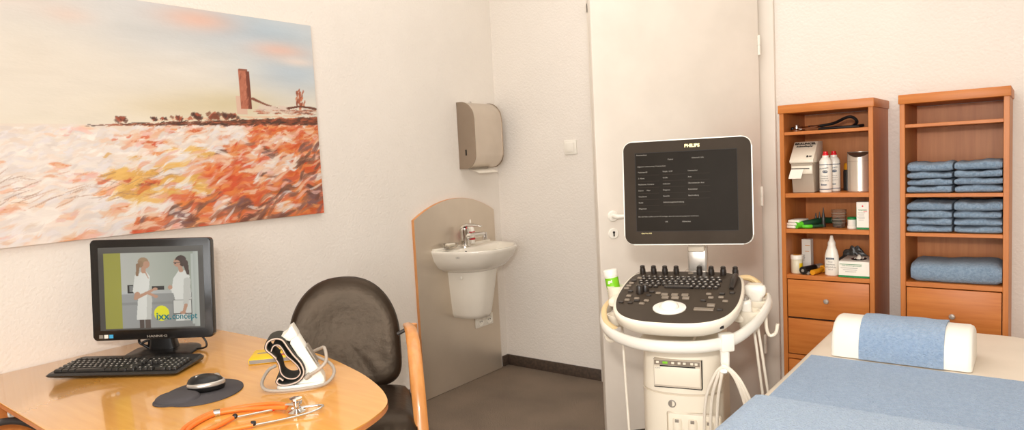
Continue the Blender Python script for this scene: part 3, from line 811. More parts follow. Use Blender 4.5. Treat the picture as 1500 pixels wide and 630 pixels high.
def pc_picture(nx, nz):
    xs = np.linspace(0, 1, nx); zs = np.linspace(0, 1, nz)
    U, V = np.meshgrid(xs, zs, indexing='ij')
    im = np.zeros((nx, nz, 3)); L = lambda *c: np.array(c, float)
    im[:] = L(72, 68, 62)
    im[:] += (18 * np.clip(V - .85, 0, 1) / .15)[..., None]
    def rect(u0, u1, v0, v1, c, c2=None):
        m = (U >= u0) & (U < u1) & (V >= v0) & (V < v1)
        if c2 is not None:
            t = np.clip((U - u0) / (u1 - u0), 0, 1)[..., None]
            im[m] = (L(*c) * (1 - t) + L(*c2) * t)[m]
        else: im[m] = L(*c)
    def pg(pts, c):
        m = np.zeros_like(U, bool); n = len(pts)
        for i in range(n):
            x1, y1 = pts[i]; x2, y2 = pts[(i + 1) % n]
            if y1 == y2: continue
            cond = ((V >= min(y1, y2)) & (V < max(y1, y2)))
            xi = x1 + (V - y1) * (x2 - x1) / (y2 - y1)
            m ^= cond & (U < xi)
        im[m] = L(*c)
    def el(cu, cv, ru, rv, c):
        im[((U - cu) / ru) ** 2 + ((V - cv) / rv) ** 2 < 1] = L(*c)
    def limb(p, q, w0, w1, c):
        p = np.array(p); q = np.array(q); d = q - p; t = np.clip(((U - p[0]) * d[0] + (V - p[1]) * d[1]) / (d @ d), 0, 1)
        dist = np.hypot(U - p[0] - t * d[0], V - p[1] - t * d[1])
        im[dist < w0 * (1 - t) + w1 * t] = L(*c)
    # picture area
    rect(.05, .21, .02, .93, (150, 146, 62))
    rect(.21, .95, .02, .93, (178, 176, 166), (142, 148, 132))
    rect(.21, .90, .02, .43, (148, 148, 144), (128, 128, 122))
    rect(.21, .90, .43, .47, (176, 176, 172), (158, 158, 150))
    rect(.21, .95, .30, .33, (134, 134, 130), (120, 120, 114))
    rect(.88, .95, .05, .90, (172, 176, 166))
    rect(.27, .34, .44, .54, (34, 32, 30)); rect(.285, .34, .46, .53, (120, 120, 116))
    rect(.50, .62, .475, .52, (40, 38, 36))
    rect(.90, .95, .02, .93, (160, 164, 154), (176, 180, 170))
    # left woman
    sk = (176, 134, 108); coat = (206, 204, 194); sh = (182, 180, 170)
    rect(.375, .415, .02, .12, (74, 62, 56)); rect(.425, .48, .02, .12, (84, 70, 62))
    pg([(.345, .12), (.485, .12), (.50, .36), (.475, .52), (.485, .64), (.45, .70), (.40, .70), (.36, .64), (.345, .52), (.365, .38)], coat)
    pg([(.44, .12), (.485, .12), (.50, .36), (.475, .52), (.45, .40)], sh)
    limb((.375, .64), (.35, .47), .035, .032, coat)
    limb((.36, .43), (.345, .38), .026, .02, sk); limb((.35, .385), (.50, .47), .020, .014, sk); el(.53, .485, .025, .018, sk)
    limb((.46, .44), (.53, .40), .016, .014, sk); el(.535, .395, .02, .02, sk)
    limb((.425, .70), (.43, .76), .022, .022, sk)
    el(.445, .79, .042, .055, sk); el(.475, .785, .014, .02, sk)
    el(.425, .82, .05, .052, (150, 122, 92)); el(.40, .79, .026, .04, (142, 112, 84)); limb((.375, .78), (.365, .66), .02, .012, (134, 104, 78)); el(.455, .785, .030, .04, sk)
    limb((.44, .70), (.47, .62), .006, .004, sk)
    # right woman
    pg([(.72, .09), (.86, .09), (.875, .35), (.86, .55), (.865, .63), (.82, .70), (.76, .70), (.715, .62), (.73, .50), (.70, .46), (.715, .36), (.735, .30)], coat)
    pg([(.80, .09), (.86, .09), (.875, .35), (.85, .52), (.83, .36)], sh)
    limb((.735, .60), (.71, .45), .028, .024, coat); limb((.72, .46), (.685, .48), .020, .015, coat); el(.675, .50, .022, .026, sk)
    rect(.695, .875, .17, .345, (54, 50, 46)); rect(.70, .87, .18, .34, (196, 194, 184))
    limb((.84, .58), (.82, .30), .034, .026, sh); limb((.82, .28), (.80, .20), .018, .014, sk); el(.79, .19, .028, .018, sk)
    limb((.785, .70), (.775, .75), .022, .02, sk)
    el(.755, .80, .04, .055, sk); el(.722, .795, .010, .014, sk)
    el(.785, .83, .052, .055, (60, 42, 34)); el(.80, .79, .026, .04, (60, 42, 34)); limb((.825, .80), (.85, .66), .028, .014, (66, 46, 38)); el(.748, .79, .030, .038, sk)
    rect(.715, .775, .795, .803, (30, 26, 24)); rect(.722, .742, .782, .803, (70, 56, 50))
    el(.585, .19, .072, .092, (214, 208, 20))
    # bevelled fade to the frame of the picture
    v = 1 - .10 * np.abs(U - .5) - .05 * np.abs(V - .5)
    im *= v[..., None]
    return np.clip(im, 0, 255)
pw, ph = .358, .292
painted_plane('display', pc_picture(230, 190), (-pw / 2, -.0158, -ph / 2 + .004), (pw, 0, 0), (0, 0, ph), painted('pc_display', .35, emit=.75, bump=False), scr)
lettering('ixx.', .037, T(.038, -.0166, -.098) @ FRONT, M['teal'], scr, 'logo_lettering', bold=.0007, xs=1.0)
lettering('concept', .031, T(.109, -.0166, -.099) @ FRONT, M['teal'], scr, 'logo_lettering', bold=.0003, xs=.86)
lettering('HANNS·G', .0105, T(.012, -.0155, -.167) @ FRONT, M['graypl'], scr, bold=.0002, xs=1.5)
for i, m_ in enumerate(('graypl', 'paper', 'skyblue')):
    MB().box((-.178 + i * .017, -.0155, -.163), (.0135, .001, .0125)).build('sticker', M[m_], scr)
MB().tube([(.10, .05, -.15), (.145, .05, -.19), (.155, .05, -.222), (.12, .055, -.232), (.06, .06, -.235)], .0035).build('power_cable', M['black'], scr)
MB().tube([(-.07, .05, -.15), (-.085, .06, -.20), (-.055, .06, -.215), (-.05, .055, -.195), (-.07, .05, -.205), (-.04, .06, -.23)], .0045).build('signal_cable', M['black'], scr)

# ------------------------------------------------------------------ keyboard
KY = math.radians(32.5)
kb = thing('keyboard', 'black computer keyboard on the desk in front of the monitor', 'keyboard', (-2.405, .962, DZ), KY)
kw, kd = .452, .172
def wedge(w, d, z0, z1, zb):
    return [(-w / 2, -d / 2, z0), (w / 2, -d / 2, z0), (w / 2, d / 2, z1), (-w / 2, d / 2, z1)]
kk = MB()
def kring(w, d, zf, zb, r=.012):
    return [(x, y, zf + (zb - zf) * (y + d / 2) / d) for x, y in rrect(w, d, r, 4)]
kk.loft([kring(kw - .03, kd - .02, .001, .001), kring(kw - .006, kd, .006, .008), kring(kw, kd + .004, .010, .018), kring(kw - .012, kd - .010, .0155, .0265), kring(kw - .02, kd - .02, .0155, .0262)])
kk.build('key_tray', M['black'], kb)
sl = math.atan2(.0107, kd - .02)
def ktop(y): return .0157 + .0107 * (y + (kd - .02) / 2) / (kd - .02)
kmesh = {}
def key(w, d, x, y):
    k_ = (round(w, 4), round(d, 4))
    if k_ not in kmesh:
        mb = MB(); mb.loft([rr3(w - .002, d - .002, 0), rr3(w - .002, d - .002, .002), rr3(w - .0055, d - .0055, .0075)])
        o = mb.build('key', M['key'], kb); kmesh[k_] = o
    else:
        o = kmesh[k_].copy(); COL.objects.link(o)
    o.location = (x, y, ktop(y)); o.rotation_euler = (sl, 0, 0)
def rr3(w, d, z): return [(x, y, z) for x, y in rrect(w, d, .0015, 2)]
u = .0187
x0 = -kw / 2 + .016
rows_y = [-.058 + .0187 * i for i in range(5)]
kcount = 0
def row(y, widths, xstart):
    global kcount
    x = xstart
    for w in widths:
        if w > 0:
            key(w * u, u * .98, x + w * u / 2, y); kcount += 1
        x += abs(w) * u
row(rows_y[0], [1.5, 1.25, 1.25, 5.5, 1.25, 1.25, 1.5, 1.5], x0)
row(rows_y[1], [1.25] + [1] * 11 + [2.75], x0)
row(rows_y[2], [1.75] + [1] * 11 + [2.25], x0)
row(rows_y[3], [1.5] + [1] * 12 + [1.5], x0)
row(rows_y[4], [1] * 13 + [2], x0)
xf = x0 + 15.35 * u
row(rows_y[0], [1, 1, 1], xf); row(rows_y[1], [-1, 1], xf); row(rows_y[3], [1, 1, 1], xf); row(rows_y[4], [1, 1, 1], xf)
xn = xf + 3.35 * u
row(rows_y[0], [2, 1, 1], xn)
for i in (1, 2, 3): row(rows_y[i], [1, 1, 1, 1], xn)
row(rows_y[4], [1, 1, 1, 1], xn)
fk = MB()
for i in range(16):
    x = x0 + i * u * 1.07 + (i // 4) * .008 + u / 2
    if x < kw / 2 - .01:
        y = rows_y[4] + .025
        fk.box((x, y, ktop(y) + .003), (u * .84, .012, .006), rot=(sl, 0, 0), bev=.001, seg=1)
o = fk.build('function_keys', M['key'], kb)
pr_ = MB()
for (w, d), o0 in list(kmesh.items()): pass
for ch in [c for c in kb.children if c.name.startswith('key') and 'tray' not in c.name]:
    x, y, z = ch.location
    if y > -.05 or x > .05:
        pr_.box((x - .002, y + .002, z + .0078), (.0045, .0045, .0004), rot=(sl, 0, 0))
pr_.build('key_letters', M['keyp'], kb, smooth=0)['kind'] = 'stuff'
MB().box((-.20, kd / 2 - .004, .012), (.02, .012, .018)).box((.20, kd / 2 - .004, .012), (.02, .012, .018)).build('tilt_foot', M['black'], kb)

# ------------------------------------------------------------------ mouse pad and mouse
mp_ = thing('mouse_pad', 'dark grey mouse pad with wrist rest on the desk', 'mouse pad', (-1.93, .972, DZ), math.radians(38))
def padpts(sc=1.0):
    pts = []
    for k in range(96):
        a = 2 * PI * k / 96
        rx, ry = .108, .118
        re = 1 / math.sqrt((math.cos(a) / rx) ** 2 + (math.sin(a) / ry) ** 2)
        cx_, cy_, rl = -.060, -.060, .052           # wrist-rest lobe
        ux, uy = math.cos(a), math.sin(a)
        bq = ux * cx_ + uy * cy_; disc = bq * bq - (cx_ * cx_ + cy_ * cy_ - rl * rl)
        rr_ = max(re, bq + math.sqrt(disc)) if disc > 0 and bq > 0 else re
        pts.append((ux * rr_ * sc, uy * rr_ * sc))
    return pts
mb = MB(); mb.loft([[(x, y, .0005) for x, y in padpts()], [(x, y, .003) for x, y in padpts()], [(x, y, .004) for x, y in padpts(.985)]])
mb.build('pad', M['pad'], mp_)
MB().loft([[(-.050 + x * k, -.052 + y * k, z) for x, y in [(.062 * math.cos(2 * PI * q / 32), .052 * math.sin(2 * PI * q / 32)) for q in range(32)]] for k, z in ((1, .003), (.96, .009), (.85, .014), (.6, .018), (.3, .0195), (.02, .020))]).build('wrist_rest', M['pad'], mp_, smooth=70)

ms = thing('computer_mouse', 'black and silver computer mouse on the mouse pad', 'computer mouse', (-1.935, .985, DZ + .0042), math.radians(58))
ms.scale = (1.0, 1.0, 1.25)
def mouse_ring(z, sx, sy, dx=0): return [(dx + .052 * sx * math.copysign(abs(math.cos(a)) ** .85, math.cos(a)), .031 * sy * math.copysign(abs(math.sin(a)) ** .85, math.sin(a)) * (1 - .12 * math.cos(a * 2)), z) for a in [2 * PI * k / 36 for k in range(36)]]
MB().loft([mouse_ring(.001, .92, .86), mouse_ring(.006, .98, .96), mouse_ring(.013, 1, 1), mouse_ring(.0165, .99, .99)]).build('mouse_base', M['black'], ms, smooth=60)
MB().loft([mouse_ring(.0130, 1.005, 1.01), mouse_ring(.0165, 1.015, 1.03), mouse_ring(.021, .985, .98), mouse_ring(.0225, .93, .90)]).build('silver_band', M['silver'], ms, smooth=60)
MB().loft([mouse_ring(.021, .95, .93, -.002), mouse_ring(.028, .86, .80, -.003), mouse_ring(.034, .66, .58, -.005), mouse_ring(.037, .36, .32, -.006), mouse_ring(.0375, .02, .02, -.006)]).build('mouse_shell', M['black'], ms, smooth=70)
MB().lathe([(0, -.003), (.009, -.003), (.010, 0), (.009, .003), (0, .003)], c=(.030, 0, .0275), rot=(PI / 2, 0, 0), n=18).build('wheel', M['graypl'], ms)
MB().box((-.022, -.008, .0362), (.009, .006, .0008), rot=(.25, 0, 0)).build('logo_mark', M['keyp'], ms)

# ------------------------------------------------------------------ yellow packet
yb = thing('yellow_booklet', 'yellow booklet lying on the desk behind the blood pressure monitor', 'booklet', (-2.062, 1.295, DZ), math.radians(48))
MB().box((0, 0, .009), (.148, .125, .0165), bev=.0015).build('cover', M['yellow'], yb)
MB().box((0, -.0632, .009), (.142, .0012, .0120)).build('pages', M['inkgrey'], yb)
MB().box((-.02, .012, .0178), (.075, .012, .0006)).box((.02, -.02, .0178), (.04, .006, .0006)).build('printing', M['graypl'], yb)
lettering('Tabletten', .016, T(-.005, .036, .0178), M['navy'], yb)
MB().box((.035, -.030, .0178), (.03, .012, .0006)).build('red_mark', M['red'], yb)

# ------------------------------------------------------------------ blood pressure monitor
bp = thing('blood_pressure_monitor', 'white blood pressure monitor on stand with cuff and hose, on the desk', 'blood pressure monitor', (-1.735, 1.155, DZ), math.radians(50))
# local x = along picture right, y away from the viewer
MB().loft([[(x + .014, y, z) for x, y in rrect(.135 * k, .085 * k, .02, 6)] for k, z in ((1, .001), (1, .008), (.95, .013))]).build('stand_foot', M['bpwhite'], bp)
side = [(-.050, .010), (.082, .010), (.080, .024), (.048, .085), (.014, .156), (-.002, .160), (-.008, .132), (.012, .095), (.034, .055), (.028, .034), (.006, .020), (-.048, .018)]
MB().prism(side, -.028, .028, mt=FRONT, bev=.003, seg=2).build('monitor_body', M['bpwhite'], bp, smooth=50)
MB().prism([(-.030, .158), (-.012, .164), (-.009, .178), (.002, .184), (.016, .155), (-.008, .140), (-.022, .146)], -.030, .030, mt=FRONT, bev=.003, seg=2).build('monitor_head', M['bpwhite'], bp, smooth=50)
MB().box((.050, 0, .092), (.004, .040, .060), rot=(0, -.46, 0)).build('display', M['graypl'], bp)
# cuff: a rolled band, figure-eight loop seen end-on
cuff_path = [(-.046, .098), (-.058, .112), (-.072, .128), (-.066, .148), (-.046, .156), (-.026, .150), (-.012, .126), (.002, .102), (.020, .076), (.026, .048), (.010, .026), (-.018, .018), (-.040, .020), (-.050, .030), (-.042, .040), (-.032, .032)]
def band(path, th, d0, d1, name, material, parent):
    P = [Vector((x, z, 0)) for x, z in path]; Q = []
    for i in range(len(P) - 1):
        p1, p2 = P[i], P[i + 1]; p0 = P[i - 1] if i else p1 * 2 - p2; p3 = P[i + 2] if i + 2 < len(P) else p2 * 2 - p1
        for k in range(5):
            t = k / 5; Q.append(0.5 * ((2 * p1) + (p2 - p0) * t + (2 * p0 - 5 * p1 + 4 * p2 - p3) * t * t + (3 * p1 - p0 - 3 * p2 + p3) * t ** 3))
    Q.append(P[-1])
    rings = []
    for i, q in enumerate(Q):
        t = (Q[min(i + 1, len(Q) - 1)] - Q[max(i - 1, 0)]).normalized(); nn = Vector((-t.y, t.x, 0)) * th / 2
        a, b = q + nn, q - nn
        rings.append([(a.x, d0, a.y), (a.x, d1, a.y), (b.x, d1, b.y), (b.x, d0, b.y)])
    return MB().loft(rings).build(name, material, parent, smooth=50)
cf = band(cuff_path, .0085, -.044, .036, 'cuff', M['cuff'], bp)
band(cuff_path, .0034, -.0465, -.0435, 'cuff_trim', M['cufftrim'], cf)
inner = [(-.060, .118), (-.052, .134), (-.038, .136), (-.028, .124), (-.018, .102), (-.002, .085), (.012, .066), (.016, .047), (.002, .034), (-.020, .036), (-.036, .052), (-.041, .081), (-.052, .102), (-.060, .118)]
inn = band(inner, .006, -.041, .033, 'inner_cuff', M['cuff'], bp)
band(inner, .0024, -.0432, -.0405, 'inner_trim', M['cufftrim'], inn)
MB().tube([(.036, -.034, .034), (.066, -.045, .052), (.090, -.035, .074), (.086, -.005, .104), (.070, .03, .095), (.050, .045, .085)], .0048).tube([(.028, -.032, .028), (.042, -.036, .038)], .0080).build('hose', M['hose'], bp)
MB().tube([(.05, .050, .070), (.095, .040, .045), (.108, .0, .025), (.085, -.045, .009), (.03, -.062, .007), (-.035, -.060, .007), (-.080, -.045, .010), (-.096, -.01, .022), (-.082, .03, .045), (-.06, .04, .055)], .0048).build('hose_loop', M['hose'], bp)

# ------------------------------------------------------------------ orange stethoscope on the desk
st = thing('stethoscope', 'orange stethoscope with chrome chest piece lying at the desk front', 'stethoscope', (-1.60, .95, DZ))
def W(x, y, z=0): return (x + 1.60, y - .95, z)
r_t = .0058
MB().tube([W(-1.640, .755, .0070), W(-1.690, .800, .0070), W(-1.722, .870, .0070), W(-1.712, .915, .0070), W(-1.685, .965, .0070), W(-1.640, 1.000, .010), W(-1.600, 1.008, .014), W(-1.565, 1.010, .016)], r_t).build('tube', M['orange'], st)
MB().tube([W(-1.628, .762, .0070), W(-1.678, .806, .0070), W(-1.708, .872, .0070), W(-1.698, .912, .0070), W(-1.668, .950, .0070), W(-1.628, .976, .0080), W(-1.592, .990, .012), W(-1.562, 1.002, .014)], r_t).build('tube', M['orange'], st)
MB().tube([W(-1.716, .886, .0075), W(-1.708, .900, .0075)], .0135, flat=(1, .6)).build('tube_clip', M['chrome'], st)
cp = MB().lathe([(0, 0), (.020, 0), (.0225, .003), (.0225, .007), (.013, .010), (.007, .014), (.007, .030), (.011, .034), (.016, .038), (.016, .042), (0, .043)], c=W(-1.528, 1.010, .0012), n=30).build('chest_piece', M['chrome'], st, smooth=40)
MB().tube([W(-1.570, 1.008, .016), W(-1.548, 1.012, .020), W(-1.535, 1.012, .020)], .0055).build('stem', M['chrome'], cp)
MB().lathe([(0, 0), (.0185, 0), (.0185, .002), (0, .002)], c=W(-1.553, 1.030, .018), rot=(.9, -.5, .3), n=24).lathe([(0, 0), (.010, 0), (.013, .008), (0, .008)], c=W(-1.553, 1.030, .022), rot=(.9, -.5, .3), n=20).build('bell', M['chrome'], cp)
# binaurals: two bright tubes with ear tips
MB().tube([W(-1.552, 1.012, .010), W(-1.500, 1.062, .012), W(-1.478, 1.050, .014), W(-1.482, 1.015, .010), W(-1.515, .955, .0055), W(-1.545, .895, .0055)], .0034).build('ear_tube', M['chrome'], st)
MB().tube([W(-1.600, .985, .0055), W(-1.625, .930, .0055), W(-1.640, .900, .0055)], .0034).build('ear_tube', M['chrome'], st)
MB().tube([W(-1.545, .895, .0075), W(-1.562, .862, .0075), W(-1.588, .805, .0075), W(-1.6, .75, .0075)], r_t).tube([W(-1.638, .895, .0075), W(-1.618, .84, .0075), W(-1.61, .77, .0075)], r_t).build('branch_tube', M['orange'], st)
MB().lathe([(0, 0), (.0052, 0), (.007, .004), (.0055, .010), (0, .012)], c=W(-1.640, .905, .0080), rot=(1.2, 0, .5), n=14).lathe([(0, 0), (.0065, 0), (.0075, .004), (.0065, .011), (0, .012)], c=W(-1.545, .902, .0085), rot=(1.4, 0, -.4), n=14).build('ear_tip', M['rubber'], st)
MB().lathe([(0, 0), (.0036, 0), (.0036, .010), (0, .010)], c=W(-1.600, .985, .0060), rot=(-1.4, 0, -.4), n=12).build('red_ring', M['redcap'], st)

# ------------------------------------------------------------------ ultrasound machine
UM = thing('ultrasound_machine', 'white wheeled ultrasound machine with monitor and console before the door', 'ultrasound machine', (-.955, 2.17, 0), math.radians(15))
def sring(w, yf, yb, z, rf=.07, rb=.04, bow=.03, n=8):
    """body section: bowed front at yf, back at yb"""
    pts = []
    for k in range(13):
        t = k / 12; x = -w + 2 * w * t
        pts.append((x, yf - bow * (1 - (2 * t - 1) ** 2) + (0.03 * abs(2 * t - 1) ** 6), z))
    pts += [(w, yf + .12, z), (w, yb - rb, z), (w - rb, yb, z), (-w + rb, yb, z), (-w, yb - rb, z), (-w, yf + .12, z)]
    return pts
# base with wheels
MB().loft([[(x, y - .02, z) for x, y in rrect(.46 * k, .52 * k, .08, 6)] for k, z in ((1, .085), (1, .12), (.86, .16), (.62, .19))]).build('wheel_base', M['cream'], UM, smooth=50)
for sx in (-1, 1):
    for sy in (-.24, .20):
        w_ = MB().lathe([(0, -.018), (.045, -.018), (.052, -.010), (.052, .010), (.045, .018), (0, .018)], c=(sx * .185, sy, .0525), rot=(0, PI / 2, 0), n=28).build('wheel', M['graypl'], UM)
        MB().lathe([(0, -.02), (.018, -.02), (.018, .02), (0, .02)], c=(sx * .185, sy, .0525), rot=(0, PI / 2, 0), n=16).box((sx * .185, sy, .085), (.05, .06, .03), bev=.01).build('wheel_fork', M['cream'], w_)
MB().loft([sring(.125, -.17, .16, .17), sring(.125, -.17, .16, .30), sring(.125, -.17, .16, .568)]).build('lower_body', M['cream'], UM, smooth=40)
MB().loft([sring(.122, -.166, .16, .566), sring(.122, -.166, .16, .578)]).build('body_seam', M['creamdk'], UM, smooth=40)
MB().loft([sring(.125, -.17, .16, .575), sring(.123, -.165, .16, .66), sring(.12, -.16, .16, .735), sring(.115, -.15, .15, .742)]).build('upper_body', M['cream'], UM, smooth=40)
# recessed lower door with three columns
MB().box((.045, -.197, .445), (.17, .006, .14), bev=.006).build('cover_outline', M['creamdk'], UM)
lid = MB().box((.045, -.199, .444), (.164, .006, .132), bev=.006).build('lower_cover', M['cream'], UM)
for x in (-.012, .036, .086):
    cl = MB().lathe([(0, .02), (.0155, .02), (.0155, .485), (.013, .494), (0, .496)], c=(x + .005, -.198, 0), n=20, sy=.8).build('transducer_port', M['cream'], UM)
    MB().box((x + .005, -.2085, .488), (.012, .004, .010), bev=.001).build('port_latch', M['graypl'], cl)
MB().lathe([(0, 0), (.0125, 0), (.0125, .004), (.009, .005), (.009, .002), (0, .002)], c=(-.022, -.197, .540), rot=(PI / 2, 0, 0), n=24).build('round_button', M['graypl'], UM)
# printer
prn = MB().box((-.002, -.150, .637), (.151, .10, .0925), bev=.002).build('printer_slot', M['hole'], UM)
pf = MB().box((-.002, -.157, .640), (.148, .10, .088), bev=.002).build('printer', M['creamdk'], UM)
MB().box((-.002, -.2085, .633), (.142, .003, .060), bev=.001).build('printer_door', M['cream'], pf)
MB().box((-.002, -.2085, .6755), (.142, .002, .0145)).build('printer_strip', M['congrey'], pf)
for i, x in enumerate((-.062, -.038, -.014, .006, .022, .045, .058)):
    MB().box((x, -.2105, .6765), (.009 if i != 1 else .016, .003, .007), bev=.0008).build('printer_button', M['cream'] if i != 1 else M['gelgreen'], pf)
MB().box((.0, -.2102, .6655), (.11, .003, .003)).build('paper_slit', M['hole'], pf)
lettering('SONY', .007, T(-.062, -.2103, .658) @ FRONT, M['inkgrey'], pf)
# tray between body and console
MB().box((-.030, -.17, .750), (.165, .20, .018), bev=.004).build('media_tray', M['cream'], UM)
MB().box((-.030, -.272, .748), (.150, .006, .010)).build('tray_opening', M['hole'], UM)
MB().loft([[(x, y, z) for x, y in rrect(w, d, .03, 5, 0, cy)] for w, d, cy, z in ((.16, .20, 0.02, .735), (.17, .22, -.01, .79), (.24, .30, -.08, .835))]).build('console_neck', M['cream'], UM, smooth=50)
MB().box((.055, -.235, .800), (.05, .05, .022), bev=.003).build('neck_vent', M['console'], UM)
# console (tilted)
CT = thing('control_console', None, None); CT.parent = UM
TIL = math.atan(.18)
CT.location = (.0, -.145, .885); CT.rotation_euler = (TIL, 0, 0)
def con_out(k=1.0, dk_=0.0):
    # half-outline points, (x, y) in the console plane, front is -y
    half = [(0, -.238), (.05, -.236), (.10, -.226), (.143, -.200), (.172, -.160), (.190, -.10), (.198, -.03), (.198, .06), (.192, .13), (.180, .175), (.150, .204), (.10, .212), (0, .214)]
    P = [Vector((x, y, 0)) for x, y in half]
    Q = []
    for i in range(len(P) - 1):
        p1, p2 = P[i], P[i + 1]; p0 = P[i - 1] if i else Vector((-P[1].x, P[1].y, 0)); p3 = P[i + 2] if i + 2 < len(P) else Vector((-P[-2].x, P[-2].y, 0))
        for q in range(4):
            t = q / 4; Q.append(0.5 * ((2 * p1) + (p2 - p0) * t + (2 * p0 - 5 * p1 + 4 * p2 - p3) * t * t + (3 * p1 - p0 - 3 * p2 + p3) * t ** 3))
    Q.append(P[-1])
    right = [(q.x, q.y) for q in Q]; left = [(-x, y) for x, y in reversed(right[1:-1])]
    out = right + left
    return [(x * k, (y + .01) * k - .01) for x, y in out]
MB().loft([[(x, y, z) for x, y in con_out(k)] for k, z in ((.80, -.052), (.90, -.048), (.97, -.034), (1.0, -.014), (1.0, -.004), (.985, .0))]).build('console_shell', M['cream'], CT, smooth=60)
MB().loft([[(x, y, z) for x, y in con_out(k)] for k, z in ((.955, -.002), (.955, .0018), (.945, .003))]).build('console_panel', M['console'], CT, smooth=40)
# knobs along the back
kn0 = None
for i, x in enumerate((-.150, -.111, -.072, -.033, .045, .084, .123, .162)):
    if kn0 is None:
        kn0 = MB().lathe([(0, .002), (.0100, .002), (.0100, .018), (.0085, .022), (.0085, .030), (.006, .032), (0, .032)], n=20).build('knob', M['conkey'], CT)
        o = kn0
    else:
        o = kn0.copy(); COL.objects.link(o)
    o.location = (x, .178, 0)
for x, y, h in ((-.122, -.012, .032), (-.108, .012, .026)):
    MB().lathe([(0, .002), (.012, .002), (.011, h - .004), (.008, h), (0, h)], c=(x, y, 0), n=20).build('rotary_knob', M['conkey'], CT)
kk0 = None
nk = 0
for r in range(5):
    for c_ in range(14):
        if r == 0 and 3 < c_ < 9:
            if c_ == 4: 
                MB().box((-.005, .046, .006), (.095, .0135, .008), bev=.0015, seg=1).build('space_bar', M['conkey'], CT)
            continue
        if kk0 is None:
            kk0 = MB().box((0, 0, .006), (.0145, .0135, .008), bev=.0018, seg=1).build('key', M['conkey'], CT); o = kk0
        else:
            o = kk0.copy(); COL.objects.link(o)
        nk += 1
        o.location = (-.138 + c_ * .0192 + (r % 2) * .006, .046 + r * .0215, 0)
kl = MB()
for r in range(5):
    for c_ in range(14):
        if r == 0 and 3 < c_ < 9: continue
        kl.box((-.138 + c_ * .0192 + (r % 2) * .006, .046 + r * .0215, .0104), (.005, .005, .0005))
kl.build('key_letters', M['keyp'], CT, smooth=0)['kind'] = 'stuff'
MB().tube([(.160, .04, .006), (.163, .08, .016), (.166, .125, .018), (.166, .155, .008)], [.007, .010, .010, .007], n=10).build('slide_lever', M['conkey'], CT)
tb_ = MB().lathe([(0, .002), (.050, .002), (.050, .006), (.045, .008), (.030, .009), (.028, .006), (0, .006)], c=(-.008, -.126, 0), n=40).build('trackball_ring', M['offwhite'], CT)
MB().lathe([(.0275 * math.sin(PI * k / 16) if k else 0, .008 - .015 * math.cos(PI * k / 16)) for k in range(17)], c=(-.008, -.123, .001), n=28).build('trackball', M['offwhite'], CT)
g0 = None
for x, y, w in ((-.034, -.045, .022), (-.003, -.045, .024), (.030, -.045, .022), (-.040, -.020, .022), (-.008, -.020, .022), (.024, -.020, .022)):
    MB().box((x, y, .005), (w, .016, .006), bev=.002).build('grey_button', M['congrey'], CT)
MB().box((.094, -.128, .0045), (.058, .018, .005), bev=.002).build('small_display', M['congrey'], CT)
MB().box((.112, -.098, .0055), (.024, .017, .007), bev=.002).build('grey_button', M['congrey'], CT)
for x, y in ((-.152, -.04), (-.122, -.06), (-.150, -.075), (-.165, -.095), (-.135, -.098), (-.098, -.10), (-.118, -.078), (-.088, -.075), (-.165, .10), (-.168, .075), (-.172, .050), (-.174, .025), (-.150, .125), (-.155, .0), (.085, -.06), (.105, -.035), (.135, -.03), (.150, -.06), (.14, -.128), (-.085, .0), (-.062, -.01), (-.09, -.03), (.165, .01), (.135, .0), (.095, -.005), (.015, .180)):
    MB().box((x, y, .0048), (.017, .011, .0060), rot=(0, 0, random.uniform(-.2, .2)), bev=.002, seg=1).build('console_button', M['congrey'] if random.random() < .4 else M['conkey'], CT)
MB().box((.150, -.188, -.024), (.012, .004, .008), rot=(0, 0, .55)).build('console_port', M['hole'], CT)

# grab rail round the console
rail = [(-.262, .10, .800), (-.276, .02, .795), (-.270, -.07, .788), (-.240, -.17, .772), (-.180, -.25, .763), (-.09, -.305, .759), (.01, -.318, .759), (.10, -.295, .761), (.170, -.235, .768), (.215, -.15, .783), (.245, -.05, .800), (.262, .05, .818), (.258, .13, .822)]
MB().tube(rail, .0195, n=14, flat=(.62, 1.0)).build('grab_rail', M['offwhite'], UM)
MB().tube([(-.262, .085, .821), (-.274, .02, .816), (-.268, -.07, .809), (-.238, -.165, .793), (-.19, -.232, .786)], .0095, n=10, flat=(1.0, .4)).build('rail_pad', M['beigepad'], UM)
MB().tube([(.160, .125, .893), (.198, .145, .888), (.230, .135, .868), (.250, .105, .838)], [.012, .022, .022, .012], n=10, flat=(1, .5)).build('rail_pad', M['beigepad'], UM)
for s in (-1, 1):
    MB().tube([(s * .06, .10, .79), (s * .16, .12, .79), (s * .225, .11, .80), (s * .258, .10, .805)], .017, n=12).build('rail_arm', M['cream'], UM)
MB().box((.155, -.262, .768), (.042, .030, .056), rot=(0, 0, .55), bev=.006).build('rail_clamp', M['offwhite'], UM)
MB().tube([(.150, -.262, .750), (.150, -.262, .700), (.150, -.278, .682), (.150, -.300, .690)], [.014, .013, .012, .010], n=10, flat=(1, .6)).build('cable_hanger', M['offwhite'], UM)
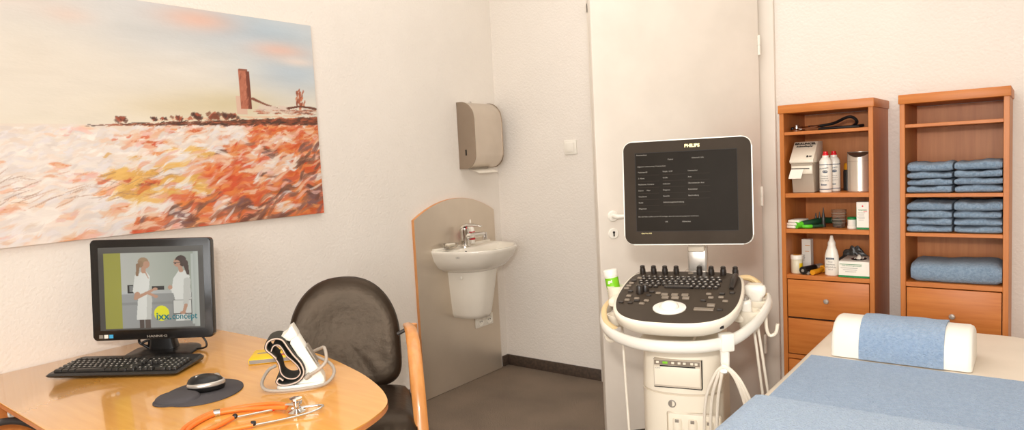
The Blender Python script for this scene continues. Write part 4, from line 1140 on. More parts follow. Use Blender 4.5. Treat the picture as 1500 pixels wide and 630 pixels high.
# left holder and hook
def holder(name, c, r, h, rot=None, m=None):
    o = MB().lathe([(0, -h), (r * .55, -h), (r * .8, -h * .8), (r, 0), (r * .84, 0), (r * .68, -h * .7), (0, -h * .72)], c=c, rot=rot, n=28).build(name, m or M['cream'], UM)
    return o
holder('gel_holder', (-.245, .02, .875), .034, .075)
holder('probe_cup', (-.215, -.10, .800), .036, .040)
MB().box((-.215, -.03, .835), (.07, .12, .03), bev=.012).build('holder_arm', M['cream'], UM)
MB().tube([(-.275, -.02, .775), (-.278, -.03, .735), (-.272, -.04, .700), (-.255, -.045, .690), (-.238, -.045, .700), (-.236, -.045, .720)], .0065, n=10).build('cable_hook', M['cream'], UM)
holder('probe_holder', (.222, .055, .832), .040, .07)
holder('probe_holder', (.208, -.045, .818), .038, .07)
MB().box((.195, .01, .795), (.070, .17, .035), bev=.014).build('holder_arm', M['cream'], UM)
MB().tube([(.255, .01, .790), (.258, 0, .745), (.268, 0, .725), (.285, 0, .735), (.292, 0, .765)], .0055, n=10).build('cable_hook', M['cream'], UM)
# coiled cable behind left
MB().tube([(-.17, .06, .82), (-.21, .10, .87), (-.17, .13, .90), (-.12, .14, .87)], .010).tube([(-.16, .10, .81), (-.20, .13, .86), (-.16, .15, .885)], .009).build('rear_cable', M['graypl'], UM)
# monitor arm and monitor
MB().box((.035, .075, .965), (.066, .034, .10), bev=.008, seg=3).box((.035, .085, .90), (.10, .08, .05), bev=.012).build('monitor_arm', M['silver'], UM)
MB().box((.035, .050, 1.02), (.055, .03, .05), bev=.006).build('monitor_joint', M['creamdk'], UM)
UH = thing('monitor_head', None, None); UH.parent = UM
UH.location = (.017, -.012, 1.205); UH.rotation_euler = (math.radians(-4), 0, math.radians(3))
uw, uh = .418, .352
MB().prism(rrect(uw, uh, .032, 8), -.0, .030, mt=FRONT @ T(0, 0, -.006), bev=.006).build('monitor_shell', M['offwhite'], UH)
MB().prism(rrect(uw * .8, uh * .7, .05, 8), 0, .05, mt=T(0, .055, 0) @ FRONT, bev=.015).build('monitor_back', M['cream'], UH)
MB().prism(rrect(uw - .007, uh - .007, .029, 8), 0, .0015, mt=T(0, -.0245, 0) @ FRONT).build('monitor_bezel', M['bezel'], UH)
dsc = MB().box((-.002, -.0265, .003), (.326, .0015, .262), bev=.0004, seg=1).build('screen', M['usscreen'], UH)
MB().box((-.002, -.0261, .003), (.330, .0014, .266)).build('screen_gap', M['hole'], UH)
lettering('PHILIPS', .0145, T(.022, -.0262, .152) @ FRONT, M['gold'], UH, bold=.0005, xs=1.05)
lettering('ClearVue 350', .0062, T(-.133, -.0262, -.1365) @ FRONT, M['gold'], UH)
def st_(s, x, z, size=.0062, al='LEFT'):
    lettering(s, size, T(-.165 + x, -.0276, .134 - z) @ FRONT, M['ustext'], UH, 'screen_lettering', align=al, depth=.0002)
st_('Patientendaten', .004, .006, .0058); st_('Patient', .108, .024); st_('Untersuch. Info', .185, .022)
st_('Allgemeine Untersuchung / Patientendaten', .006, .045, .0055)
for i, (a_, b_, c_) in enumerate((('Patienten-ID', 'Weibl. / LMP', 'Untersucher'), ('2. Name', 'Größe', 'Arzt'), ('Nachname, Vorname', 'Indikation', 'Überweisender Arzt'), ('Datum      Alter', 'Diagnose', 'Kommentar'), ('Geschlecht', 'Gewicht', 'Beschreibung'), ('Studie', 'Anforderungsbeschreibung', ''), ('Diagnosen', '', ''))):
    z = .064 + i * .0205
    st_(a_, .008, z); st_(b_, .090, z)
    if c_: st_(c_, .172, z)
    for x, w in ((.008, .07), (.090, .075), (.172, .07)):
        if (x, i) not in ((.172, 5), (.172, 6), (.090, 6)):
            MB().box((-.165 + x + w / 2, -.0272, .134 - z - .010), (w, .0006, .0008)).build('screen_field', M['bezel'], UH)
st_('Bitte alle Felder ausfüllen und mit OK bestätigen, damit die Untersuchung begonnen werden kann.', .006, .214, .0050)
st_('OK', .095, .232); st_('Abbrechen', .150, .232)

# cables hanging from the machine
cb = MB()
cb.tube([(-.20, -.10, .765), (-.198, -.10, .68), (-.19, -.11, .50), (-.175, -.13, .34), (-.13, -.15, .24), (-.10, -.15, .20)], .0042, n=8)
cb.build('probe_cable', M['cable'], UM)
for k, (dx, bot, back) in enumerate(((0, -.07, .22), (.012, -.05, .25), (-.008, -.03, .28))):
    MB().tube([(.085 + k * .016, -.215, .25), (.080 + k * .018, -.235, .42), (.090 + k * .018, -.262, .58), (.122 + k * .010, -.285, .672), (.150, -.292, .6985 + k * .003), (.182 + k * .006, -.283, .660), (.210 + k * .012, -.255, .55), (.225 + k * .022, -.21, .40), (.232 + k * .026, -.16, .24), (.20 + k * .026, -.12, .19)], .0048, n=8).build('probe_cable', M['cable'], UM)
for k in range(2):
    MB().tube([(.215 + k * .012, -.02, .790), (.225 + k * .014, -.02, .70), (.245 + k * .018, -.01, .50), (.27 + k * .02, 0, .32), (.26 + k * .01, .02, .20)], .0045, n=8).build('probe_cable', M['cable'], UM)
# things resting in the holders
def place_local(o, p, rz=0, rx=0, ry=0):
    o.matrix_world = (T(-.955, 2.17, 0) @ RZ(math.radians(15))) @ T(*p) @ RZ(rz) @ RX(rx) @ RY(ry)
gb = thing('gel_bottle', 'white bottle with green label in the machine holder left of console', 'bottle')
place_local(gb, (-.246, .02, .806), rx=.0, ry=-.16)
MB().lathe([(0, 0), (.020, 0), (.0235, .006), (.0235, .105), (.0255, .106), (.0255, .125), (.023, .128), (0, .129)], n=28).build('bottle_body', M['offwhite'], gb, smooth=50)
MB().lathe([(.0239, .060), (.0239, .100)], n=28, cap=False).build('label', M['gelgreen'], gb)
for z in (.035, .043, .051):
    MB().lathe([(.0238, z), (.0238, z + .0035)], n=28, cap=False).build('label_stripe', M['gelgreen'], gb)
lettering('gel', .014, T(-.001, -.0243, .088) @ FRONT, M['paper'], gb, bold=.0006)
lettering('contact', .008, T(-.001, -.0243, .070) @ FRONT, M['paper'], gb)

p1 = thing('ultrasound_probe', 'wide white ultrasound probe in the rear right holder of the machine', 'ultrasound probe', group=None)
place_local(p1, (.222, .055, .786))
MB().loft([[(x, y, z) for x, y in rrect(w, d, min(w, d) * .4, 6)] for w, d, z in ((.030, .024, 0), (.040, .030, .03), (.046, .034, .055), (.066, .040, .066), (.070, .042, .085), (.062, .036, .094), (.050, .024, .097))]).build('probe_body', M['offwhite'], p1, smooth=60)
MB().loft([[(x, y, z) for x, y in rrect(w, d, min(w, d) * .4, 6)] for w, d, z in ((.054, .026, .0965), (.048, .022, .101), (.03, .01, .103))]).build('probe_lens', M['creamdk'], p1, smooth=60)
p2 = thing('ultrasound_probe', 'small narrow white ultrasound probe in the front right holder of the machine', 'ultrasound probe')
place_local(p2, (.205, -.046, .773), ry=-.16)
p2.scale = (1.25, 1.2, 1.0)
MB().loft([[(x, y, z) for x, y in rrect(w, d, min(w, d) * .4, 6)] for w, d, z in ((.022, .020, 0), (.030, .026, .03), (.032, .028, .058), (.034, .030, .064), (.034, .030, .074), (.028, .024, .078))]).build('probe_body', M['offwhite'], p2, smooth=60)
MB().loft([[(x, y, z) for x, y in rrect(w, d, min(w, d) * .4, 6)] for w, d, z in ((.024, .020, .077), (.026, .020, .086), (.020, .012, .092))]).build('probe_lens', M['graypl'], p2, smooth=60)

# ------------------------------------------------------------------ treatment couch
BX0, BX1, BY0, BY1, BZ = -.628, .030, .93, 2.895, .65
bed = thing('treatment_couch', 'cream padded treatment couch on the right in front of cabinets', 'treatment couch', ((BX0 + BX1) / 2, (BY0 + BY1) / 2, 0))
bw, bl = BX1 - BX0, BY1 - BY0
def bring(ins, z, r=.11): return [(x, y, z) for x, y in rrect(bw - 2 * ins, bl - 2 * ins, r - ins * .6, 10)]
MB().loft([bring(.01, BZ - .085), bring(0, BZ - .078), bring(0, BZ - .045), bring(.003, BZ - .028), bring(.010, BZ - .014), bring(.022, BZ - .005), bring(.040, BZ - .0005), bring(.055, BZ)]).build('mattress', M['vinyl'], bed, smooth=60)
MB().box((0, 0, BZ - .105), (bw - .06, bl - .08, .04), bev=.004).build('bed_frame', M['metalpaint'], bed)
for sx in (-1, 1):
    for sy in (-1, 1):
        MB().box((sx * (bw / 2 - .07), sy * (bl / 2 - .16), (BZ - .12) / 2 + .005), (.045, .045, BZ - .13), bev=.004).build('leg', M['metalpaint'], bed)
for sy in (-1, 1):
    MB().box((0, sy * (bl / 2 - .16), .16), (bw - .19, .03, .03), bev=.003).build('crossbar', M['metalpaint'], bed)

def mat_top(x, y, lift):
    """height of mattress top under (x, y), following the rounded shoulder; returns point draped over sides"""
    z = BZ + lift
    r = .05
    if x > BX1 - r:
        t = min((x - (BX1 - r)), 1.2)
        arc = r * PI / 2
        if t < arc:
            a = t / r; return (BX1 - r + (r + lift) * math.sin(a), y, BZ - r + (r + lift) * math.cos(a))
        return (BX1 + lift, y, BZ - r - (t - arc))
    if x < BX0 + .035:
        r2 = .035; t = BX0 + r2 - x; arc = r2 * PI / 2
        if t < arc:
            a = t / r2; return (BX0 + r2 - (r2 + lift) * math.sin(a), y, BZ - .02 - r2 + .02 + (r2 + lift) * math.cos(a) )
        return (BX0 - lift, y, BZ - r2 - (t - arc))
    return (x, y, z)
def noise2(x, y, s):
    return (math.sin(x * 17.3 * s + y * 9.1 * s + 1.3) + math.sin(x * 7.7 * s - y * 13.9 * s + .4) + math.sin((x + y) * 23.1 * s)) / 3
def bed_towel(name, label, corners, lift, th, wr, mname='towel'):
    (x0, x1, y0, y1, skew) = corners
    nx, ny = 90, 70
    mb = MB()
    def f(u, v, dz):
        y = y0 + (y1 - y0) * v
        xa = x0[0] + (x0[1] - x0[0]) * v
        x = xa + (x1 - xa) * u
        y += skew * (u - .5)
        p = mat_top(x, y, lift + dz + wr * noise2(x, y, 1.0) * (.4 + .6 * min(1, 6 * min(u, 1 - u, v, 1 - v))))
        return p
    top = [[mb.bm.verts.new(Vector(f(i / nx, j / ny, th))) for j in range(ny + 1)] for i in range(nx + 1)]
    bot = [[mb.bm.verts.new(Vector(f(i / nx, j / ny, 0))) for j in range(ny + 1)] for i in range(nx + 1)]
    F = mb.bm.faces.new
    for i in range(nx):
        for j in range(ny):
            F((top[i][j], top[i + 1][j], top[i + 1][j + 1], top[i][j + 1])); F((bot[i][j], bot[i][j + 1], bot[i + 1][j + 1], bot[i + 1][j]))
    for i in range(nx):
        F((top[i][0], bot[i][0], bot[i + 1][0], top[i + 1][0])); F((top[i][ny], top[i + 1][ny], bot[i + 1][ny], bot[i][ny]))
    for j in range(ny):
        F((top[0][j], top[0][j + 1], bot[0][j + 1], bot[0][j])); F((top[nx][j], bot[nx][j], bot[nx][j + 1], top[nx][j + 1]))
    o = mb.build(name, M[mname], smooth=60)
    return tag(o, label, 'towel')
bed_towel('blue_towel', 'light blue terry towel across the couch just before the bolster', ((-.586, -.586), .20, 1.45, 2.305, 0.0), .0030, .0060, .0015)
bed_towel('blue_towel', 'light blue terry towel nearest the viewer, overlapping another on the couch', ((-.640, -.605), .22, 1.00, 1.842, .02), .0130, .0065, .0018, 'towel_pale')

# bolster
bo = thing('bolster', 'white half round bolster pillow at the head of the couch', 'pillow', (-.345, 2.345, BZ + .001))
def bol_ring(x, k=1.0, w=.205, h=.118):
    pts = []
    n = 26
    for i in range(n + 1):
        a = PI * i / n
        c, s = math.cos(a), math.sin(a)
        pts.append((x, w / 2 - w / 2 * k * math.copysign(abs(c) ** .82, c), .002 + (h - .002) * (k if k < 1 else 1) * abs(s) ** .72 if s > 1e-6 else .002))
    return pts
hl = .192
MB().loft([bol_ring(-hl, .90), bol_ring(-hl + .004, .965), bol_ring(-hl + .013, 1), bol_ring(0, 1), bol_ring(hl - .013, 1), bol_ring(hl - .004, .965), bol_ring(hl, .90)]).build('cushion', M['bolster'], bo, smooth=60)
def bt_ring(off, x, tw):
    pts = []
    n = 40
    w, h = .205 + 2 * off, .118 + off
    for i in range(n + 1):
        a = PI * i / n
        c, s = math.cos(a), math.sin(a)
        wob = .0012 * math.sin(x * 60 + i * .5)
        pts.append((x + tw * (i / n), w / 2 - off - w / 2 * math.copysign(abs(c) ** .82, c), .003 + (h - .003) * abs(s) ** .72 + wob * s if s > 1e-6 else .003))
    return pts
mb = MB()
nx = 30; x0_, x1_ = -.108, .122
outer = [[mb.bm.verts.new(Vector(p)) for p in bt_ring(.007, x0_ + (x1_ - x0_) * i / nx, .0)] for i in range(nx + 1)]
inner_ = [[mb.bm.verts.new(Vector(p)) for p in bt_ring(.0012, x0_ + (x1_ - x0_) * i / nx, .0)] for i in range(nx + 1)]
m_ = len(outer[0])
for i in range(nx):
    for k in range(m_ - 1):
        mb.bm.faces.new((outer[i][k], outer[i + 1][k], outer[i + 1][k + 1], outer[i][k + 1]))
        mb.bm.faces.new((inner_[i][k], inner_[i][k + 1], inner_[i + 1][k + 1], inner_[i + 1][k]))
    for k in (0, m_ - 1):
        mb.bm.faces.new((outer[i][k], inner_[i][k], inner_[i + 1][k], outer[i + 1][k]))
for k in range(m_ - 1):
    for i in (0, nx):
        mb.bm.faces.new((outer[i][k], outer[i][k + 1], inner_[i][k + 1], inner_[i][k]))
o = mb.build('blue_towel', M['towel'], smooth=60); o.location = (-.345, 2.345, BZ + .001)
tag(o, 'light blue towel draped over the middle of the white bolster', 'towel')

# ------------------------------------------------------------------ cabinets
def cabinet(label, x0, x1, shelves, drawers, name='shelf_cabinet'):
    """x0..x1 outer, front at y=3.10, back at y=3.448; shelves = (top z, thickness); drawers = (z0, z1)"""
    yf, yb = 3.10, 3.448
    cx, cw = (x0 + x1) / 2, x1 - x0
    c = thing(name, label, 'cabinet', (cx, yf, 0))
    t = .018; H = 1.482
    for s in (-1, 1):
        MB().box((s * (cw / 2 - t / 2), .174, H / 2), (t, .348, H), bev=.0012, seg=1).build('side_panel', M['beech'], c)
    MB().box((0, .171, H + .018), (cw + .008, .356, .036), bev=.002).build('top_panel', M['beech_h'], c)
    MB().box((0, .342, .75), (cw - 2 * t, .006, 1.46)).build('back_panel', M['beech'], c)
    MB().box((0, .02, .04), (cw - 2 * t, .018, .075)).build('plinth', M['beech_h'], c)
    for z, th in shelves:
        MB().box((0, .1715, z - th / 2), (cw - 2 * t, .335, th), bev=.001, seg=1).build('shelf', M['beech_h'], c)
    for z0, z1 in drawers:
        d = MB().box((0, .012, (z0 + z1) / 2), (cw - 2 * t - .006, .018, z1 - z0 - .004), bev=.0015).build('drawer', M['beech_h'], c)
        MB().lathe([(0, 0), (.005, 0), (.005, .010), (.0105, .014), (.0115, .020), (.009, .025), (0, .0265)], c=(0, .003, (z0 + z1) / 2), rot=(PI / 2, 0, 0), n=22).build('knob', M['silver'], d)
    # added dark sheet; its colour supplies the shade inside the drawer gaps
    MB().box((0, .030, .395), (cw - 2 * t, .010, .70)).build('drawer_gap_shade', M['hole'], c)
    return c
C1X0, C1X1 = -.905, -.537
C2X0, C2X1 = -.443, -.090
cabinet('narrow beech cabinet holding medical supplies, beside the door', C1X0, C1X1, [(1.401, .014), (1.133, .018), (.977, .018), (.774, .018), (.415, .018)], [(.584, .754), (.418, .580), (.25, .395), (.082, .246)])
cabinet('narrow beech cabinet holding blue towels, right of the supply cabinet', C2X0, C2X1, [(1.401, .013), (1.127, .014), (.971, .014), (.773, .018)], [(.545, .753), (.38, .541), (.23, .376), (.082, .226)])

# ------------------------------------------------------------------ folded towels
def folded_towel(w, d, h, seed, layers=1):
    """folded terry towel: soft stack of layers, rounded fold at the front (-y)"""
    r = random.Random(seed)
    mb = MB()
    hh = h / layers
    for L_ in range(layers):
        zc = hh * (L_ + .5)
        rings = []
        nseg = 16
        for i in range(nseg + 1):
            u = i / nseg
            x = -w / 2 + w * u
            e = 1 - .25 * (max(0, abs(2 * u - 1) - .90) / .10) ** 2
            ring = []
            n = 22
            for k in range(n):
                a = 2 * PI * k / n
                c_, s_ = math.cos(a), math.sin(a)
                y = d / 2 * math.copysign(abs(c_) ** .35, c_) * (1 - .01 * L_)
                z = hh * .56 * e * math.copysign(abs(s_) ** .6, s_)
                wob = .0030 * math.sin(u * 6.5 + seed * 1.7) + .0012 * math.sin(u * 21 + seed) + .0012 * math.sin(c_ * 4 + seed)
                ring.append((x + (r.random() - .5) * .001, y + .0035 * math.sin(u * 6 + seed * 2.3) + .0015 * math.sin(u * 19 + seed), zc + z + (wob if L_ == layers - 1 and s_ > 0 else 0)))
            rings.append(ring)
        mb.loft(rings)
    return mb
def towel_stack(cx, z0, hs, side, shelfname, seed, w):
    z = z0 + .0015
    n = len(hs)
    names = ['bottom', 'second from bottom', 'third from bottom', 'topmost']
    for i, h in enumerate(hs):
        rr = random.Random(seed * 10 + i)
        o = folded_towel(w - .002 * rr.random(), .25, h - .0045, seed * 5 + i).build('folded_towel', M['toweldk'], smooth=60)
        o.location = (cx + rr.uniform(-.0015, .0015), 3.112 + .125 + rr.uniform(0, .006), z)
        o.rotation_euler = (0, 0, rr.uniform(-.01, .01))
        tag(o, f'blue folded towel, {names[i]} of the {side} stack on the {shelfname}', 'towel', 'folded towels in the right cabinet')
        z += h
inx0, inx1 = C2X0 + .018, C2X1 - .018
towel_stack(inx0 + .004 + .0765, 1.127, (.029, .028, .028, .036), 'left', 'upper towel shelf', 1, .151)
towel_stack(inx1 - .002 - .0765, 1.127, (.030, .028, .029, .035), 'right', 'upper towel shelf', 2, .151)
towel_stack(inx0 + .003 + .0765, .971, (.028, .028, .030, .036), 'left', 'middle towel shelf', 3, .151)
towel_stack(inx1 - .002 - .0765, .971, (.028, .029, .028, .037), 'right', 'middle towel shelf', 4, .151)
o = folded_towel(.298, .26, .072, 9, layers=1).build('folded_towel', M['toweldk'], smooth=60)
o.location = (inx1 - .152, 3.112 + .130, .7745)
tag(o, 'large blue folded towel alone on the lowest shelf of the right cabinet', 'towel', 'folded towels in the right cabinet')

# ------------------------------------------------------------------ supplies in the left cabinet
YS = 3.10
# shelf 1: black stethoscope
s1 = thing('stethoscope', 'black stethoscope with chrome ends on the top shelf of the left cabinet', 'stethoscope', (-.74, 3.20, 1.4012))
MB().tube([(-.070, 0, .018), (-.03, .02, .020), (.03, .02, .028), (.085, -.005, .048), (.110, 0, .046), (.122, .01, .026), (.095, .03, .008), (.03, .03, .006), (-.02, .02, .008), (.04, -.02, .007), (.10, -.03, .007), (.135, -.02, .008), (.148, 0, .010)], .0065, n=10).build('tube', M['rubber'], s1)
MB().tube([(-.02, -.03, .006), (.04, -.045, .006), (.10, -.05, .006), (.14, -.045, .006)], .0055, n=10).build('tube', M['rubber'], s1)
MB().tube([(-.128, 0, .016), (-.10, .01, .020), (-.068, 0, .018), (-.03, 0, .020)], .0035, n=8).tube([(-.128, -.02, .010), (-.09, -.03, .012), (-.04, -.03, .016), (-.02, -.02, .018)], .0035, n=8).build('ear_tube', M['chrome'], s1)
MB().lathe([(0, 0), (.020, 0), (.021, .006), (.008, .012), (.008, .022), (.014, .028), (0, .030)], c=(-.112, -.03, .001), n=24).build('chest_piece', M['chrome'], s1)
MB().lathe([(0, 0), (.006, 0), (.008, .006), (.005, .012), (0, .013)], c=(-.132, .0, .014), rot=(0, -1.4, 0), n=14).build('ear_tip', M['rubber'], s1)

# shelf 2: swab dispenser
zd = 1.134
sd_ = thing('swab_dispenser', 'cream cellulose swab dispenser box on the left cabinet shelf', 'dispenser', (-.820, 3.115, zd))
wD = .049
prof = [(.028, 0), (.150, 0), (.165, .10), (.165, .222), (.085, .222), (.0, .138), (.002, .128)]
X3 = Matrix(((0, 0, 1, 0), (1, 0, 0, 0), (0, 1, 0, 0), (0, 0, 0, 1)))
MB().prism([(.028, .001), (.150, .001), (.163, .128), (.002, .128)], -wD * .92, wD * .92, mt=X3, bev=.003, seg=2).build('swab_container', M['frost'], sd_)
MB().prism([(.002, .129), (.164, .129), (.164, .218), (.160, .222), (.088, .222), (.080, .219), (-.003, .142), (-.003, .134)], -wD, wD, mt=X3, bev=.002, seg=2).build('dispenser_lid', M['cream'], sd_)
MB().box((0, .008, .100), (wD * 1.75, .010, .036), bev=.002).build('outlet_plate', M['cream'], sd_)
MB().box((-.005, .0025, .106), (wD * 1.5, .003, .004)).build('outlet_slot', M['hole'], sd_)
MB().grid(lambda u, v: (-.042 + .052 * u - .008 * v, .002 - .020 * v, .104 - .040 * v ** 1.4), 6, 8).solid(.0012).build('swab_strip', M['paper'], sd_)
slope = math.atan2(.077, .083)
tm = T(0, .058, .2) @ RX(slope)
def lid(u, d): # point on the sloping lid face; d distance up the slope
    return (u, -.003 + d * math.cos(slope), .142 + d * math.sin(slope))
lettering('BRAUNCEL', .0155, T(*lid(.0, .102)) @ T(0, -.0012, .001) @ RX(slope), M['ink'], sd_, bold=.0007, xs=1.12)
lettering('Zellstofftupfer', .0115, T(*lid(.0, .086)) @ T(0, -.0012, .001) @ RX(slope), M['ink'], sd_, bold=.0004, xs=1.05)
lettering('B', .014, T(*lid(.022, .022)) @ T(0, -.0012, .001) @ RX(slope), M['ink'], sd_, bold=.0008)
lettering('20', .010, T(*lid(.034, .022)) @ T(0, -.0012, .001) @ RX(slope), M['ink'], sd_, bold=.0004)

def spray_bottle(label, loc, rz):
    b = thing('antiseptic_bottle', label, 'bottle', loc, rz, 'antiseptic bottles with red caps')
    MB().lathe([(0, 0), (.024, 0), (.0255, .003), (.0255, .128), (.024, .136), (.018, .146), (.0135, .150), (.0135, .158), (0, .158)], n=28).build('bottle_body', M['offwhite'], b, smooth=45)
    MB().lathe([(0, .158), (.0125, .158), (.0125, .163), (.0095, .166), (.0095, .175), (0, .176)], n=20).build('cap', M['redcap'], b)
    for z in (.012, .117):
        MB().lathe([(.0258, z), (.0258, z + .003)], n=28, cap=False).build('label_line', M['navy'], b)
    MB().lathe([(.0, 0), (.0115, 0), (.0115, .0006), (0, .0006)], c=(.003, -.0253, .089), rot=(PI / 2, 0, 0), n=24, sy=.5).build('logo_oval', M['navy'], b)
    lettering('OCTENI', .0062, T(.003, -.0265, .089) @ FRONT, M['paper'], b)
    lettering('Antiseptic', .009, T(-.001, -.0262, .104) @ RY(-.15) @ FRONT, M['navy'], b)
    for i, s in enumerate(('Wundspray', 'Desinfektion', 'farblos 250 ml')):
        lettering(s, .0062, T(0, -.0262, .070 - i * .010) @ FRONT, M['inkgrey'], b)
    lettering('Braun', .010, T(-.002, -.0262, .033) @ FRONT, M['navy'], b, bold=.0003)
    return b
spray_bottle('white bottle with red cap, front one beside the swab dispenser', (-.7335, 3.165, zd), .0)
spray_bottle('white bottle with red cap, half hidden behind the front red-capped bottle', (-.7135, 3.222, zd), .15)

bn = thing('waste_bin', 'small stainless steel waste bin on the left cabinet shelf', 'waste bin', (-.6065, 3.205, zd))
R_ = .0485
MB().lathe([(0, 0), (R_, 0), (R_ + .001, .003), (R_, .006), (R_, .145)], n=48).build('bin_body', M['steel'], bn, smooth=40)
rim = []
for k in range(48):
    a = 2 * PI * k / 48
    dip = .024 * max(0, math.cos(a + PI / 2)) ** 2
    rim.append((R_ * 1.0 * math.cos(a), R_ * 1.0 * math.sin(a), .168 - dip))
low = [(x, y, .144) for x, y, z in rim]
MB().loft([low, rim, [(x * .985, y * .985, z - .001) for x, y, z in rim]], cap=False).build('rim', M['steel'], bn, smooth=40)
MB().loft([[(x * .98, y * .98, z - .003) for x, y, z in rim], [(x * .5, y * .5, .155) for x, y, z in rim], [(x * .01, y * .01, .153) for x, y, z in rim]]).build('swing_lid', M['steeldark'], bn, smooth=60)
MB().lathe([(0, 0), (R_ + .0005, 0), (R_ + .0005, .001), (0, .001)], c=(0, 0, .128), n=48).build('seam', M['steeldark'], bn)
yj = thing('marker_pen', 'dark pen with yellow cap standing behind the steel bin', 'pen', (-.672, 3.29, zd))
MB().lathe([(0, 0), (.018, 0), (.018, .085), (.015, .09), (0, .09)], n=20).build('holder', M['charcoal'], yj)
MB().lathe([(0, .09), (.014, .09), (.016, .10), (.014, .118), (0, .12)], n=20).build('cap', M['yelloworange'], yj)

# shelf 3
z3 = .978
for i in range(3):
    o = MB().box((0, 0, .0065), (.050, .10, .011), bev=.003).build('swab_packet', M['paper'])
    o.location = (-.858 + (.003 if i == 1 else 0) + .004 * i, 3.165, z3 + i * .0125); o.rotation_euler = (0, 0, -.35 + .1 * i)
    tag(o, 'flat white swab packet, ' + ('bottom' if i == 0 else 'middle' if i == 1 else 'top') + ' of the pile beside the green torch', 'packet', 'flat white packets')
ha = thing('otoscope', 'dark green otoscope handle with lime end lying on the shelf', 'otoscope', (-.83, 3.17, z3 + .0165), 0)
MB().tube([(0, -.035, .0), (.035, 0, .006), (.06, .06, .008), (.09, .105, .005)], [.0135, .014, .015, .014], n=16).build('handle', M['darkgreen'], ha)
MB().tube([(-.016, -.056, -.002), (.001, -.034, 0)], [.0145, .0150], n=18).build('end_cap', M['limegreen'], ha)
MB().tube([(.088, .10, .005), (.115, .105, .008), (.130, .10, .0)], [.014, .017, .012], n=16).build('otoscope_head', M['darkgreen'], ha)
h2 = thing('pen_torch', 'short dark pen torch with lime tip in front of the green handle', 'torch', (-.800, 3.135, z3 + .0085), 0)
MB().tube([(.012, 0, 0), (.05, .035, 0)], .0075, n=12).build('handle', M['darkgreen'], h2)
MB().tube([(-.022, -.010, 0), (-.002, -.008, 0), (.014, .002, 0)], [.007, .0085, .008], n=12).build('lime_tip', M['limegreen'], h2)
for i, (x, y, h, lb) in enumerate(((-.785, 3.20, .062, 'leftmost dark ear speculum of three standing on the shelf'), (-.7735, 3.215, .066, 'middle dark ear speculum of three standing on the shelf'), (-.754, 3.20, .086, 'tallest dark ear speculum, next to the clear cup'))):
    o = MB().lathe([(0, 0), (.0095, 0), (.0095, .012), (.0075, .016), (.0065, h * .55), (.0030, h * .8), (.0015, h), (0, h)], n=18).build('ear_speculum', M['charcoal'])
    o.location = (x, y, z3); tag(o, lb, 'ear speculum', 'dark ear specula')
cu = thing('measuring_cup', 'clear plastic measuring cup on the left cabinet shelf', 'cup', (-.691, 3.20, z3))
MB().lathe([(0, 0), (.023, 0), (.0245, .003), (.030, .074), (.0315, .076), (.0300, .077), (.0285, .074), (.0232, .004), (0, .003)], n=32).build('cup_wall', M['glass'], cu, smooth=50)
for z in (.02, .035, .05, .062):
    MB().lathe([(.0248 + z * .078, z), (.0252 + z * .078, z + .0012)], n=32, cap=False).build('graduation_line', M['creamdk'], cu)
tr = thing('tape_roll', 'white tape roll lying on the shelf under a green-lidded jar', 'tape roll', (-.632, 3.165, z3))
MB().lathe([(.010, 0), (.0185, 0), (.0185, .012), (.010, .012), (.010, 0)], n=28, cap=False).build('tape', M['paper'], tr)
gj = thing('small_jar', 'small white jar with green lid on top of the tape roll', 'jar', (-.632, 3.166, z3 + .0125))
MB().lathe([(0, 0), (.0165, 0), (.0175, .003), (.0175, .026), (0, .026)], n=28).build('jar_body', M['offwhite'], gj)
MB().lathe([(0, .026), (.0185, .026), (.0185, .034), (.016, .036), (0, .036)], n=28).build('lid', M['green'], gj)
tbx = thing('medicine_box', 'tall white and green medicine box at the right end of the shelf', 'box', (-.5835, 3.150, z3))
MB().box((0, 0, .0575), (.047, .05, .115), bev=.0008, seg=1).build('carton', M['offwhite'], tbx)
MB().box((0, 0, .0045), (.0476, .0506, .008)).box((-.0236, 0, .05), (.0006, .050, .09)).build('green_band', M['green'], tbx)
lettering('Kompressen', .0062, T(0, -.0256, .082) @ FRONT, M['green'], tbx, bold=.0002)
for i in range(6): MB().box((-.004 - .002 * (i % 2), -.0253, .070 - i * .006), (.028 - .004 * (i % 3), .0006, .0012)).build('printing', M['inkgrey'], tbx)
MB().box((.010, -.0254, .0755), (.014, .0006, .0022)).lathe([(0, 0), (.003, 0), (.003, .0006), (0, .0006)], c=(0, -.0252, .098), rot=(PI / 2, 0, 0), n=12).build('red_print', M['redcap'], tbx)

# shelf 4
z4 = .775
jr = thing('ointment_jar', 'cream ointment jar with white lid and yellow label on lowest shelf', 'jar', (-.857, 3.155, z4))
MB().lathe([(0, 0), (.023, 0), (.0245, .003), (.0245, .060), (.022, .063), (0, .063)], n=30).build('jar_body', M['jarbody'], jr, smooth=45)
MB().lathe([(0, .062), (.0262, .062), (.0262, .077), (.024, .081), (0, .081)], n=30).build('lid', M['offwhite'], jr)
MB().lathe([(0, 0), (.018, 0), (.018, .0006), (0, .0006)], c=(0, 0, .081), n=24).build('lid_sticker', M['yelloworange'], jr)
lb = []
MB().grid(lambda u, v: (.0248 * math.cos(-.9 + 1.0 * u), .0248 * math.sin(-.9 + 1.0 * u), .016 + .03 * v), 10, 2).build('label', M['yellow'], jr)
ub = thing('medicine_box', 'narrow upright white box standing behind the black torch', 'box', (-.838, 3.26, z4), -.1)
MB().box((0, 0, .070), (.040, .032, .140), bev=.0008, seg=1).build('carton', M['offwhite'], ub)
MB().box((.006, -.0163, .112), (.022, .0006, .0022)).box((.004, -.0163, .085), (.018, .0006, .0018)).build('gold_line', M['yelloworange'], ub)
lettering('Tropfen', .009, T(-.010, -.0165, .055) @ RY(-PI / 2) @ FRONT, M['inkgrey'], ub)
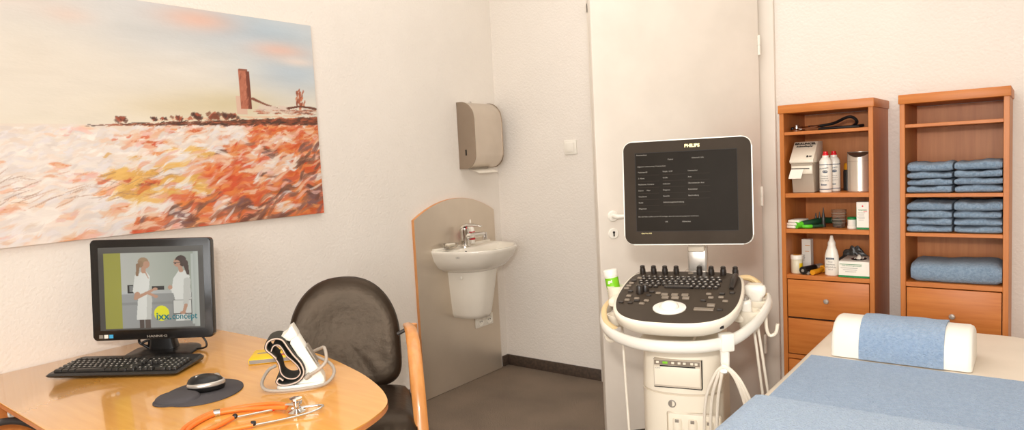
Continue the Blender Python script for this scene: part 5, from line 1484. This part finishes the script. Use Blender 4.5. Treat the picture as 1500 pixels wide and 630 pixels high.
bt = thing('black_torch', 'black round battery handle lying end-on at the shelf front', 'torch', (-.821, 3.125, z4 + .0185), 0)
MB().tube([(0, -.012, 0), (.012, .02, .0), (.03, .065, .002)], [.0175, .0165, .0155], n=22).build('black_grip', M['rubber'], bt)
MB().tube([(.030, .065, .002), (.045, .105, .003)], [.0150, .0150], n=20).build('steel_sleeve', M['silver'], bt)
MB().lathe([(0, 0), (.0065, 0), (.0065, .002), (0, .002)], c=(0, -.0122, 0), rot=(PI / 2, 0, 0), n=18).build('end_button', M['graypl'], bt)
bc = thing('battery', 'small blue and silver battery between black and yellow tubes', 'battery', (-.800, 3.120, z4 + .0075), 0)
MB().tube([(0, 0, 0), (.012, .045, 0)], .007, n=16).build('battery_case', M['navy'], bc)
MB().tube([(-.001, -.003, 0), (0, .0005, 0)], .0072, n=16).build('contact', M['silver'], bc)
yt = thing('ointment_tube', 'orange-yellow tube lying on the lowest shelf beside the battery', 'tube', (-.778, 3.130, z4 + .0125), 0)
MB().tube([(-.004, -.015, -.001), (.010, .035, .0), (.016, .075, .003)], [.0115, .0105, .0100], n=20).build('tube_body', M['yelloworange'], yt)
MB().tube([(.015, .070, .003), (.022, .095, .004)], [.015, .016], n=20).build('wide_cap', M['yelloworange'], yt)
pb = thing('pump_bottle', 'white pump spray bottle at the centre of the lowest shelf', 'bottle', (-.7105, 3.150, z4))
MB().lathe([(0, 0), (.026, 0), (.0285, .004), (.0288, .062), (.0275, .085), (.022, .108), (.018, .118), (.018, .124), (0, .124)], n=32, sy=.8).build('bottle_body', M['offwhite'], pb, smooth=60)
MB().lathe([(0, .124), (.0155, .124), (.0155, .142), (.0125, .147), (.0075, .160), (.0055, .170), (.004, .172), (0, .172)], n=24).build('spray_head', M['offwhite'], pb, smooth=50)
MB().box((-.002, -.0232, .074), (.032, .0012, .008)).build('label_band', M['navy'], pb)
lettering('octenisept', .0062, T(-.002, -.0244, .074) @ FRONT, M['paper'], pb)
for i, s in enumerate(('Wund-', 'Desinfektion', 'gebrauchsfertig', '250 ml')): lettering(s, .0068, T(-.001, -.0238, .060 - i * .011) @ FRONT, M['inkgrey'], pb)
dbg = thing('black_pouch', 'crumpled black plastic pouch behind the pump bottle and glove box', 'pouch', (-.655, 3.325, z4))
mb = MB(); bmesh.ops.create_icosphere(mb.bm, subdivisions=4, radius=1)
for v in mb.bm.verts:
    n_ = v.co.normalized(); k = 1 + .12 * math.sin(n_.x * 9 + n_.z * 5) + .08 * math.sin(n_.y * 14 + n_.z * 11)
    v.co = Vector((n_.x * .060 * k * (1 - .5 * n_.z), n_.y * .016 * k, .052 + n_.z * .0515 * (k if n_.z > 0 else 1)))
mb.build('pouch', M['charcoal'], dbg, smooth=40)
gx = thing('glove_box', 'white and green box of gloves on the lowest supply shelf', 'box', (-.6165, 3.195, z4))
MB().box((0, 0, .034), (.118, .17, .068), bev=.0008, seg=1).build('carton', M['offwhite'], gx)
MB().box((0, -.0005, .0045), (.1186, .1712, .008)).build('green_band', M['green'], gx)
MB().box((-.012, -.0853, .056), (.086, .0006, .002)).build('printing', M['green'], gx)
lettering('Vasco Untersuchungshandschuhe', .0062, T(-.008, -.0857, .0505) @ FRONT, M['green'], gx, xs=.9)
for i in range(3): MB().box((-.018 + .003 * i, -.0853, .040 - i * .0075), (.066 - .012 * i, .0006, .0016)).build('printing', M['inkgrey'], gx)
MB().lathe([(0, 0), (.030, 0), (.030, .0008), (0, .0008)], c=(.004, 0, .068), n=28, sy=1.5).build('opening', M['hole'], gx)
MB().grid(lambda u, v: (-.012 + .034 * u, -.02 + .045 * v, .0695 + .014 * math.sin(PI * u) * math.sin(PI * v) + .004 * math.sin(u * 9 + v * 7)), 10, 10).build('glove', M['paper'], gx, smooth=60)
